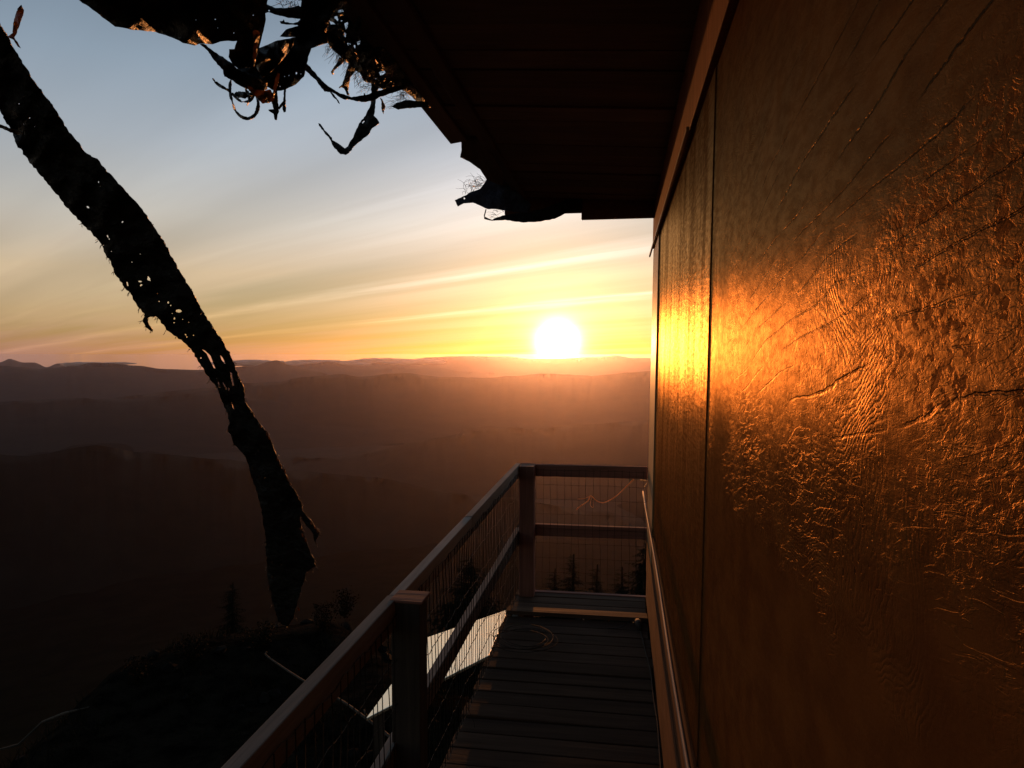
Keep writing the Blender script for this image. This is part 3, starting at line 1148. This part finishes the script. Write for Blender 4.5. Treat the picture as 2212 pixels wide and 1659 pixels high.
# 1: the long strip that hangs down past the railing
sd_ = lambda u, v: 1.18 + v / 1354.0 if v > -200 else 1.032 + (-200 - v) / 670 * .08
top = PY(-120, -260, 1.0)
strip_t = thing('tarp_strip', 'long torn black tarp strip full of holes hanging down past the railing', 'tarp', tuple(PY(270, -880, 1.1)))
outl = [(290, -880), (120, -800), (-20, -680), (-90, -520), (-100, -360), (-60, -190), (-30, -60), (0, 50), (17, 78), (34, 112), (62, 154), (67, 168), (92, 199), (126, 246), (146, 280), (174, 314), (188, 332), (210, 343), (224, 361), (252, 392), (280, 423), (297, 440), (310, 458), (330, 486), (356, 526), (382, 574), (412, 624), (437, 671), (456, 700), (473, 727), (495, 759), (504, 782), (514, 812), (519, 820), (528, 841), (529, 864), (541, 884), (545, 890), (558, 911), (577, 932), (586, 955), (597, 982), (608, 1005), (627, 1046), (641, 1067), (652, 1087), (653, 1102), (665, 1117), (682, 1140), (691, 1149), (688, 1158), (681, 1172), (674, 1149), (660, 1133), (648, 1114), (650, 1130), (653, 1143), (662, 1170), (671, 1196), (680, 1208), (682, 1222), (674, 1228), (662, 1234), (658, 1252), (647, 1281), (641, 1310), (636, 1331), (621, 1354), (600, 1340), (589, 1301), (581, 1266), (577, 1222), (574, 1170), (568, 1120), (561, 1084), (553, 1058), (539, 1011), (527, 982), (505, 961), (499, 938), (492, 929), (496, 914), (489, 885), (476, 856), (467, 835), (453, 820), (435, 791), (412, 753), (382, 727), (359, 713), (341, 687), (338, 683), (319, 687), (321, 700), (330, 712), (327, 716), (315, 706), (308, 694), (312, 677), (300, 665), (280, 630), (269, 621), (246, 586), (237, 559), (231, 556), (221, 530), (212, 518), (177, 482), (158, 463), (104, 398), (70, 356), (36, 312), (25, 283), (11, 260), (0, 238), (-60, 120), (-110, -20), (-170, -220), (-215, -400), (-205, -570), (-130, -740), (20, -880), (200, -960)]
hol = [(387, 672, 6.5), (321, 602, 4.5), (303, 608, 4.5), (305, 616, 3), (377, 688, 3), (376, 697, 2.2), (401, 723, 3), (404, 728, 2), (363, 653, 3), (369, 660, 1.8), (344, 651, 2), (233, 511, 3.5), (236, 516, 2.5), (190, 447, 3.6), (213, 393, 2.2), (217, 402, 1.6), (41, 224, 1.8), (64, 255, 1.8), (51, 268, 1.4), (75, 273, 1.4), (265, 479, 2.4), (303, 549, 1.8), (285, 566, 1.6), (241, 543, 1.6), (224, 530, 1.6), (340, 634, 1.6), (418, 724, 1.8), (395, 690, 1.5), (408, 696, 1.6), (372, 677, 1.6),
       (434, 774, 2.2), (552, 980, 1.6), (573, 1032, 1.6), (560, 1030, 1.8), (587, 1215, 1.5), (588, 1247, 1.5), (608, 1220, 1.3)]
slits = [[(435, 754), (443, 757), (455, 768), (463, 790), (466, 797), (462, 795), (452, 776), (446, 764)], [(475, 766), (481, 772), (487, 785), (485, 786), (478, 777)],
         [(497, 803), (501, 806), (506, 832), (503, 834), (499, 818)], [(467, 815), (470, 818), (477, 838), (474, 838)], [(480, 826), (483, 826), (492, 842), (489, 842)], [(493, 836), (497, 838), (494, 848), (491, 846)], [(500, 868), (503, 870), (507, 884), (504, 884)],
         [(318, 596), (322, 598), (326, 608), (322, 606)], [(273, 609), (276, 609), (278, 618), (275, 618)]]
hol = [h for h in hol] + slits
cloth('tarp_sheet', outl, sd_, M_tarp, strip_t, 8, hol, .018, .022, 1.7)
lower = [p for p in outl if p[1] > 470]
hairs('fringe', [(u, v, (1 if u > 420 + (v - 700) * .33 else -1) * .6, .9) for u, v in lower], M_fringe, strip_t, sd_, 2, 10, 1.0, 1.0, .0009, 1.5)
for u, v in [(563, 921), (577, 938), (581, 946), (600, 993), (606, 1004), (615, 1017), (627, 1045), (621, 1033), (558, 973), (560, 1031), (649, 1143), (653, 1156), (660, 1166), (672, 1130), (680, 1139), (685, 1146), (588, 1215), (589, 1247), (645, 1316), (470, 822), (475, 834), (483, 833), (492, 843), (503, 873), (545, 1012)]:
    L = rnd.uniform(2, 5)
    cloth('glint_fleck', [(u - 2.2, v - L), (u + 1.2, v - L * .6), (u + 2.6, v + L), (u - .8, v + L * .7)], lambda a, b: sd_(a, b) - .03, M_brown, strip_t, 5, (), .006, .2, .3)  # small brown scraps added to stand in for sun glints on the tarp
for o_, m_, d_ in (([(17, 80), (27, 72), (29, 50), (38, 20), (46, 10), (52, 22), (48, 36), (42, 53), (36, 70), (31, 82), (40, 95), (45, 104), (38, 100), (30, 86)], M_brown, 1.225), ([(-20, 262), (0, 269), (22, 277), (36, 281), (50, 287), (50, 291), (36, 291), (18, 283), (0, 276), (-20, 270)], M_brown, 1.35)):
    cloth('tatter', o_, lambda u, v, d_=d_: d_, m_, strip_t, 6, (), .02, .05, .6)

# 2: big flap blown out from the eave at the top
A_d = lambda u, v: 1.58 + .0006 * (u - 300) + .0008 * v
flap = thing('tarp_flap', 'large black torn tarp flap blown out from the eave at top left', 'tarp', tuple(PY(560, -150, 1.65)))
flo = z1((610, 0), (740, 90), (890, 205), (1040, 230), (1200, 245), (1330, 290), (1410, 330), (1500, 350), (1540, 335), (1640, 340), (1700, 320), (1830, 315), (1810, 380), (1770, 380), (1765, 440), (1800, 500), (1840, 530), (1960, 515), (2000, 360), (2050, 150)) + [(573, 28), (580, -10), (640, -90), (600, -160), (520, -260), (420, -380), (250, -200), (150, -40)]
cloth('tarp_sheet', flo, A_d, M_tarp, flap, 11, [(423, 43, 1.6), (465, 42, 1.6), (491, 33, 1.6), (430, 84, 1.6), (505, 71, 1.8), (547, 33, 1.6), (470, 60, 1.2), (542, 64, 1.4)], .06, .013, .9)
cloth('tatter', z2((530, 240), (550, 230), (585, 250), (580, 300), (565, 340), (560, 400), (552, 450), (538, 512), (528, 440), (535, 350)), lambda u, v: A_d(u, v) - .10, M_brown, flap, 5, (), .02, .05, .5)

# 3: the twisted bundle below it
B_d = lambda u, v: 1.86 + .0009 * (u - 500) + .0006 * v
bun = thing('tarp_bundle', 'twisted bundle of black tarp hanging from the eave with looping ribbons', 'tarp', tuple(PY(680, -40, 1.95)))
bo = z2((575, 370), (720, 312), (860, 287), (740, 280), (785, 230), (880, 200), (860, 180), (895, 150), (905, 0), (905, -220), (1215, -120), (1215, 0), (1180, 60), (1150, 90), (1120, 160), (1095, 250), (1108, 332), (1040, 350), (1000, 366), (980, 372), (945, 490), (925, 590), (860, 650), (780, 690), (720, 700), (680, 695), (600, 640), (500, 580), (420, 545), (400, 500), (440, 420), (500, 380))
cloth('tarp_sheet', bo, B_d, M_tarp, bun, 9, [(624, 163, 1.6), (640, 158, 2.6), (650, 160, 1.6), (605, 187, 1.4), (615, 165, 1.3)], .06, .02, .9)
cloth('fold', z2((120, 340), (150, 340), (220, 390), (310, 450), (370, 490), (420, 540), (480, 560), (560, 600), (640, 640), (640, 690), (560, 720), (500, 690), (430, 660), (360, 612), (310, 590), (300, 540), (220, 450), (180, 390)), lambda u, v: B_d(u, v) - .12, M_tarp, bun, 7, (), .03, .03, .9)
cloth('fold', z2((480, 650), (540, 690), (620, 700), (660, 690), (690, 730), (695, 765), (690, 782), (640, 795), (600, 797), (560, 752), (500, 700)), lambda u, v: B_d(u, v) - .14, M_brown, bun, 5, (), .03, .05, .7)
cloth('fold', z2((720, 560), (738, 570), (725, 640), (705, 700), (690, 760), (680, 740), (690, 680), (700, 620)), lambda u, v: B_d(u, v) - .16, M_brown, bun, 5, (), .015, .05, .5)
cloth('fold', z2((575, 372), (700, 320), (850, 290), (840, 350), (790, 420), (740, 480), (660, 560), (600, 600), (560, 520)), lambda u, v: B_d(u, v) - .13, M_tarp, bun, 8, (), .07, .03, .8)
cloth('band', z2((600, -10), (630, 30), (700, 62), (800, 60), (880, 42), (910, 60), (905, 137), (800, 132), (700, 112), (650, 92), (622, 102), (600, 60)), lambda u, v: B_d(u, v) - .05, M_tarp, bun, 7, [(581, 23, 2.6)], .02, .03, .7)
cloth('band', z2((738, 100), (800, 116), (905, 137), (905, 146), (800, 138), (745, 122)), lambda u, v: B_d(u, v) + .02, M_tarp, bun, 6, (), .01, .03, .5)
cloth('tatter', z2((737, 165), (760, 162), (768, 150), (775, 170), (840, 180), (875, 170), (870, 192), (800, 190), (745, 182)), lambda u, v: B_d(u, v), M_tarp, bun, 5, (), .01, .05, .5)
cloth('tatter', z2((700, 695), (718, 700), (722, 790), (732, 860), (718, 900), (715, 927), (700, 925), (690, 880), (660, 860), (648, 848), (690, 842), (676, 795)), lambda u, v: B_d(u, v), M_tarp, bun, 5, (), .015, .05, .7)
cloth('tatter', z2((770, 688), (784, 690), (782, 790), (784, 862), (768, 868), (758, 840), (760, 812), (735, 845), (722, 840), (745, 800), (764, 780)), lambda u, v: B_d(u, v), M_tarp, bun, 5, (), .015, .05, .7)


def ribbon(name, pts, wid, depth, m, parent, twist=2.0):
    """a narrow torn ribbon with real width that turns as it goes"""
    c = catmull([(u, v, 0) for u, v in pts], 8)
    mb = MB()
    n = len(c)
    P = [PY(p.x, p.y, depth(p.x, p.y) + .02 * math.sin(i * .3)) for i, p in enumerate(c)]
    vs, fs = [], []
    for i in range(n):
        t = (P[min(i + 1, n - 1)] - P[max(i - 1, 0)]).normalized()
        a = t.cross(Vector((0, 1, 0))).normalized()
        b = t.cross(a)
        th = twist * i / n
        w_ = wid * (min(1, i / 6 + .25)) * (min(1, (n - 1 - i) / 6 + .15)) * rnd.uniform(.85, 1.1)
        s_ = (a * math.cos(th) + b * math.sin(th)) * w_
        vs += [P[i] - s_, P[i] + s_]
        if i:
            fs.append((2 * i - 2, 2 * i - 1, 2 * i + 1, 2 * i))
    mb.add(vs, fs)
    return mb.build(name, m, parent, smooth=True, solid=.0012)


ribbon('ribbon', z2((365, 600), (352, 680), (365, 770), (395, 850), (440, 900), (500, 913), (550, 880), (570, 820), (565, 760), (545, 730)), .0055, B_d, M_tarp, bun, 1.6)
ribbon('ribbon', z2((218, 605), (260, 650), (310, 680), (355, 705), (400, 755), (450, 785), (500, 780), (545, 735)), .0045, B_d, M_tarp, bun, 1.2)
ribbon('ribbon', z2((385, 745), (420, 730), (470, 735), (500, 740), (540, 720)), .009, B_d, M_tarp, bun, .8)
ribbon('ribbon', z2((470, 670), (490, 720), (500, 770), (485, 815)), .006, B_d, M_tarp, bun, .8)
hairs('fringe', [(612, 6, -.6, -.1), (628, 4, -.4, .4), (640, 4, -.3, .5)], M_fringe, bun, B_d, 9, 30)

# 4: shredded edge along the eave
C_d = lambda u, v: min(3.2, 1.08 * 1550 / max(300, (775 - v))) - .05
shr = thing('shredded_tarp', 'shredded black tarp and threads still fixed along the eave edge', 'tarp', tuple(PY(800, 60, 2.3)))
cho = [z2((1190, 75), (1225, 70), (1230, 92), (1185, 98)), z2((1160, 125), (1180, 122), (1185, 145), (1225, 160), (1180, 180), (1160, 165)), z2((1120, 160), (1150, 170), (1170, 190), (1130, 190)),
       z2((1235, 180), (1262, 170), (1265, 200), (1245, 230)), z2((1235, 250), (1250, 255), (1245, 290), (1232, 280)), z2((1255, 330), (1300, 340), (1290, 360), (1262, 350)), z2((1330, 320), (1365, 312), (1350, 345), (1332, 350)), z2((1300, 350), (1322, 345), (1318, 375)),
       z2((1500, 555), (1545, 545), (1555, 565), (1515, 585)), z2((1470, 585), (1488, 590), (1480, 612), (1465, 605))]
co_ = z2((1085, -40), (1215, -40), (1340, 120), (1520, 330), (1700, 560), (1900, 830), (1895, 832), (1790, 775), (1700, 700), (1640, 668), (1560, 690), (1500, 680), (1480, 730), (1465, 770), (1450, 740), (1460, 700), (1440, 640), (1410, 635), (1385, 625), (1350, 560), (1320, 545), (1280, 500), (1235, 470), (1200, 430), (1160, 400), (1130, 370), (1108, 330), (1085, 250), (1095, 140))
cloth('tarp_sheet', co_, C_d, M_tarp, shr, 8, cho, .05, .03, 1.6)
for i in range(26):
    t = rnd.random()
    u0, v0 = 398 + .28 * (1130 + 420 * t) + rnd.uniform(-8, 8), .28 * (150 + 480 * t) + rnd.uniform(-14, 14)
    L = rnd.uniform(12, 34)
    aa = rnd.uniform(0, 6.28)
    pp = [(u0, v0)]
    for k in range(3):
        aa += rnd.uniform(-.7, .7)
        pp.append((pp[-1][0] + math.cos(aa) * L / 3, pp[-1][1] + math.sin(aa) * L / 3))
    ribbon('shred', pp, rnd.uniform(.003, .009), lambda u, v: C_d(u, v) - rnd.uniform(0, .03), M_brown if rnd.random() < .10 else M_tarp, shr, rnd.uniform(-3, 3))
cloth('tatter', z2((1195, 440), (1240, 470), (1200, 505), (1160, 540), (1150, 556), (1155, 572), (1140, 575), (1132, 555), (1150, 525), (1175, 490)), C_d, M_tarp, shr, 5, (), .02, .05, .6)
cloth('tatter', z2((1270, 480), (1330, 540), (1285, 590), (1272, 650), (1264, 700), (1275, 738), (1255, 730), (1232, 682), (1215, 672), (1192, 682), (1195, 672), (1220, 650), (1240, 590)), C_d, M_tarp, shr, 5, (), .02, .05, .8)
cloth('tatter', z2((1620, 832), (1600, 822), (1640, 792), (1720, 772), (1880, 785), (1892, 826), (1760, 832), (1650, 846)), lambda u, v: 2.86, M_tarp, shr, 7, (), .002, .03, .8)
cloth('tatter', z2((1510, 750), (1530, 770), (1552, 822), (1536, 882), (1520, 832), (1522, 790)), C_d, M_tarp, shr, 5, (), .01, .05, .5)
cloth('sling', z2((945, 490), (1000, 550), (1060, 620), (1120, 670), (1200, 720), (1290, 750), (1385, 735), (1385, 715), (1400, 733), (1500, 700), (1600, 668), (1700, 655), (1690, 690), (1620, 712), (1500, 752), (1460, 777), (1380, 787), (1290, 772), (1230, 765), (1190, 745), (1140, 710), (1080, 705), (1020, 620), (930, 540)), lambda u, v: 2.25 + .0016 * (u - 670), M_tarp, shr, 6, (), .03, .03, .9)
cloth('hanging_shred', z2((1440, 640), (1480, 680), (1480, 760), (1470, 860), (1462, 890), (1500, 935), (1506, 950), (1450, 990), (1430, 1030), (1390, 1062), (1320, 1120), (1270, 1182), (1245, 1196), (1205, 1190), (1150, 1130), (1120, 1070), (1080, 1020), (1040, 970), (1035, 950), (1052, 958), (1082, 1005), (1140, 1062), (1142, 1080), (1180, 1102), (1240, 1145), (1262, 1130), (1310, 1040), (1350, 950), (1400, 890), (1440, 800), (1445, 740)), lambda u, v: 2.72, M_tarp, shr, 6, [z2((1372, 945), (1388, 930), (1392, 938), (1375, 955))], .03, .03, .9)
cloth('tatter', z2((1120, 705), (1140, 712), (1165, 745), (1190, 775), (1200, 802), (1185, 790), (1170, 765), (1145, 745)), lambda u, v: 2.4, M_tarp, shr, 5, (), .01, .05, .6)
hairs('fringe', [(398 + .28 * x, .28 * y, dx, dy) for x, y, dx, dy in [(1130, 350, -.5, .8), (1180, 400, -.5, .9), (1230, 430, -.3, 1), (1290, 500, -.2, 1), (1340, 560, -.2, 1), (1390, 600, -.3, .8), (1290, 360, .2, 1), (1340, 330, .6, -.5), (1390, 300, .5, -.6), (1200, 70, .5, -.5), (1620, 650, -.4, 1), (1660, 690, .4, 1), (1690, 700, .5, .6), (1710, 740, -.9, .3), (1640, 790, -1, .2), (1530, 560, -.5, -.3), (1480, 600, -.7, .2), (1240, 200, 0, 1), (1430, 680, -1, .1)]], M_fringe, shr, C_d, 15, 26)

# 5: torn pieces at the far corner of the eave
F_d = lambda u, v: 4.55 + .0006 * (u - 1000)
blu = thing('plastic_flap', 'torn sky-tinted plastic flap sticking out from the far corner of the eave', 'plastic flap', tuple(PY(1060, 420, 4.6)))
cloth('plastic_sheet', z3((435, 910), (415, 945), (390, 980), (340, 1000), (290, 1020), (285, 1028), (190, 1070), (215, 1120), (240, 1105), (260, 1095), (330, 1090), (380, 1110), (420, 1130), (440, 1138), (520, 1140), (640, 1160), (760, 1170), (780, 1100), (600, 950), (480, 880)), F_d, M_blue, blu, 6, [z3((258, 1052), (268, 1050), (271, 1060), (262, 1065))], .03, .03, .6)
hairs('fringe', [(929 + .28 * x, 132.7 + .28 * y, dx, dy) for x, y, dx, dy in [(400, 930, -.8, -.6), (420, 950, -.9, -.4), (390, 960, -.8, -.5), (350, 990, -.2, -1), (300, 1010, -.2, -1)]], M_fringe, blu, F_d, 9, 30, .7, 2.4, .0012)
sag = thing('sagging_flap', 'dark torn felt flap sagging below the far end of the eave', 'felt flap', tuple(PY(1180, 450, 4.9)))
cloth('felt_sheet', z3((415, 1190), (432, 1202), (480, 1222), (500, 1208), (560, 1188), (700, 1165), (860, 1140), (1000, 1090), (1060, 1060), (1175, 1060), (1175, 1150), (1062, 1160), (1010, 1192), (960, 1215), (850, 1236), (720, 1243), (580, 1223), (480, 1229), (418, 1216)), lambda u, v: 4.93 - .0002 * (1250 - u), M_tarp, sag, 7, [z3((730, 1158), (790, 1160), (835, 1158), (790, 1164))], .02, .02, .7)
hairs('fringe', [(929 + .28 * x, 132.7 + .28 * y, dx, dy) for x, y, dx, dy in [(540, 1165, -.6, -.5), (580, 1160, -.3, -.7), (510, 1200, -.6, -.4)]], M_fringe, sag, lambda u, v: 4.9, 8, 18, .7, 1, .001)
cloth('tie', z3((428, 1140), (436, 1140), (424, 1192), (414, 1192)), lambda u, v: 4.85, M_tarp, sag, 5, (), .005, .05, .2)
fls = thing('edge_flashing', 'bent dark flashing hanging from the eave edge where its board ends', 'flashing', tuple(PY(1000, 320, 3.6)))
cloth('flashing_sheet', z3((222, 575), (240, 602), (243, 680), (232, 738), (300, 770), (385, 830), (437, 912), (560, 960), (560, 860), (430, 640), (330, 540)), lambda u, v: 3.55 + .006 * max(0, v - 300), M_edge, fls, 7, (), .02, .02, .3, .003)

# ------------------------------------------------------------------ plants
def conifer(p, h, wd, label, group):
    root = thing('fir_tree', label, 'tree', tuple(p), group)
    mb = MB()
    mb.tube([p - Vector((0, 0, .3)), p + Vector((0, 0, h * .5)), p + Vector((.01 * h, 0, h))], [h * .022, h * .014, h * .003], 6)
    mb.build('trunk', M_bark, root, smooth=True)
    mb = MB()
    n = int(26 + h * 6)
    for i in range(n):
        t = (i + rnd.random()) / n
        zz = h * (.06 + .94 * t)
        L = wd * (1 - t) ** .5 * rnd.uniform(.55, 1.15) + .04 * h * (1 - t)
        for k in range(6):
            a = rnd.uniform(0, 6.28)
            d = Vector((math.cos(a), math.sin(a), rnd.uniform(-.35, .05)))
            s = Vector((-d.y, d.x, 0))
            b0 = p + Vector((0, 0, zz))
            for q in range(5):
                f0 = q / 5
                c = b0 + d * L * (f0 + .1)
                wl = L * .34 * (1.1 - f0)
                for sg in (-1, 1):
                    tip = c + d * L * .22 + s * sg * wl + Vector((0, 0, -wl * rnd.uniform(.1, .5)))
                    mb.add([c, c + d * L * .16, tip], [(0, 1, 2)])
    mb.build('crown', M_leaf, root)


def tree_at(u, vtop, dist, wd, label):
    r = ray(u, vtop)
    t = EYE + r * (dist / math.hypot(r.x, r.y))
    g = gh(t.x, t.y)
    conifer(Vector((t.x, t.y, g)), t.z - g, wd, label, 'small fir trees below the summit')


tree_at(500, 1258, 24, .9, 'slim dark fir standing alone left of the hanging tarp strip tip')
tree_at(1014, 1200, 24, 2.0, 'broadest dark fir, seen through the side netting')
tree_at(1235, 1196, 27, 1.3, 'slim fir seen through the left half of the end netting')
tree_at(1392, 1170, 25, 1.6, 'tallest fir at the right end of the end netting, by the wall')
tree_at(1286, 1219, 30, 1.4, 'small fir in the middle of the end netting')
tree_at(1340, 1224, 28, 1.4, 'low fir right of the middle of the end netting')
tree_at(1195, 1228, 28, 1.4, 'lowest fir beside the corner post of the railing')


def shrub(p, h, label):
    root = thing('shrub', label, 'shrub', tuple(p), 'low shrubs along the summit edge')
    mb = MB()
    lf = MB()
    for i in range(14):
        a = rnd.uniform(0, 6.28)
        d = Vector((math.cos(a) * .6, math.sin(a) * .6, 1)).normalized()
        q = p - Vector((0, 0, .05))
        pts = [q]
        for k in range(4):
            d = (d + Vector((rnd.uniform(-.4, .4), rnd.uniform(-.4, .4), rnd.uniform(-.1, .3)))).normalized()
            q = q + d * h * .28
            pts.append(q)
            for m_ in range(12):
                c = q + Vector((rnd.gauss(0, .1), rnd.gauss(0, .1), rnd.gauss(0, .1))) * h
                u_ = Vector((rnd.uniform(-1, 1), rnd.uniform(-1, 1), rnd.uniform(-1, 1))).normalized() * .05 * h
                w_ = u_.cross(Vector((rnd.uniform(-1, 1), rnd.uniform(-1, 1), rnd.uniform(-1, 1)))).normalized() * .025 * h
                lf.add([c - u_, c + w_, c + u_, c - w_], [(0, 1, 2, 3)])
        mb.tube(pts, [.012 * h, .01 * h, .008 * h, .005 * h, .003 * h], 5, False)
    mb.build('stems', M_bark, root)
    lf.build('foliage', M_shrub, root)


for u, v, h, lab in [(700, 1330, .3, 'dark shrub between the tarp strip tip and the top rail'), (745, 1300, .3, 'dark shrub closest to the top rail on the summit edge'), (560, 1372, .3, 'small shrub just left of the tarp strip tip'), (420, 1400, .3, 'low shrub on the bare summit edge, second from left'), (300, 1450, .3, 'leftmost low shrub on the summit edge')]:
    shrub(on_ground(u, v + 26, .0), h, lab)


def grass():
    mb = MB()
    for i in range(5200):
        a = R(rnd.uniform(-60, 2))
        r = rnd.uniform(2.2, 11.5)
        x, y = r * math.sin(a), r * math.cos(a)
        if x > -1.0 and y < 5.4:
            continue
        if mnoise.noise(Vector((x * .8, y * .8, 3))) < -.02:
            continue
        g = gh(x, y)
        for k in range(3):
            b = Vector((x + rnd.uniform(-.05, .05), y + rnd.uniform(-.05, .05), g - .01))
            d = Vector((rnd.uniform(-.6, .6), rnd.uniform(-.6, .6), 1)) * rnd.uniform(.06, .2)
            s = Vector((rnd.uniform(-1, 1), rnd.uniform(-1, 1), 0)).normalized() * .005
            mb.add([b - s, b + s, b + d], [(0, 1, 2)])
    tag(mb.build('grass', M_grass), 'sparse dry grass on the dark summit ground', 'grass', None, 'stuff')
    # loose stones on the summit, a scatter nobody could count
    bm = bmesh.new()
    for i in range(160):
        a = R(rnd.uniform(-62, 4))
        r = rnd.uniform(2.4, 10.5)
        x, y = r * math.sin(a), r * math.cos(a)
        if x > -1.0 and y < 5.4:
            continue
        s = rnd.uniform(.02, .11)
        p = Vector((x, y, gh(x, y) + s * .1))
        res = bmesh.ops.create_icosphere(bm, subdivisions=1, radius=s, matrix=Matrix.Translation(p) @ Matrix.Rotation(rnd.uniform(0, 6), 4, 'Z') @ Matrix.Diagonal((1.3, .9, .6, 1)))
        for vv in res['verts']:
            vv.co += Vector((rnd.uniform(-1, 1), rnd.uniform(-1, 1), rnd.uniform(-1, 1))) * s * .22
    me = bpy.data.meshes.new('loose_stones')
    bm.to_mesh(me)
    bm.free()
    me.materials.append(simple('grey_stone', (.012, .011, .010), .95, 0, .02, 12, .4))
    o = bpy.data.objects.new('loose_stones', me)
    col.objects.link(o)
    tag(o, 'loose grey stones scattered over the dark summit ground', 'stones', None, 'stuff')


grass()
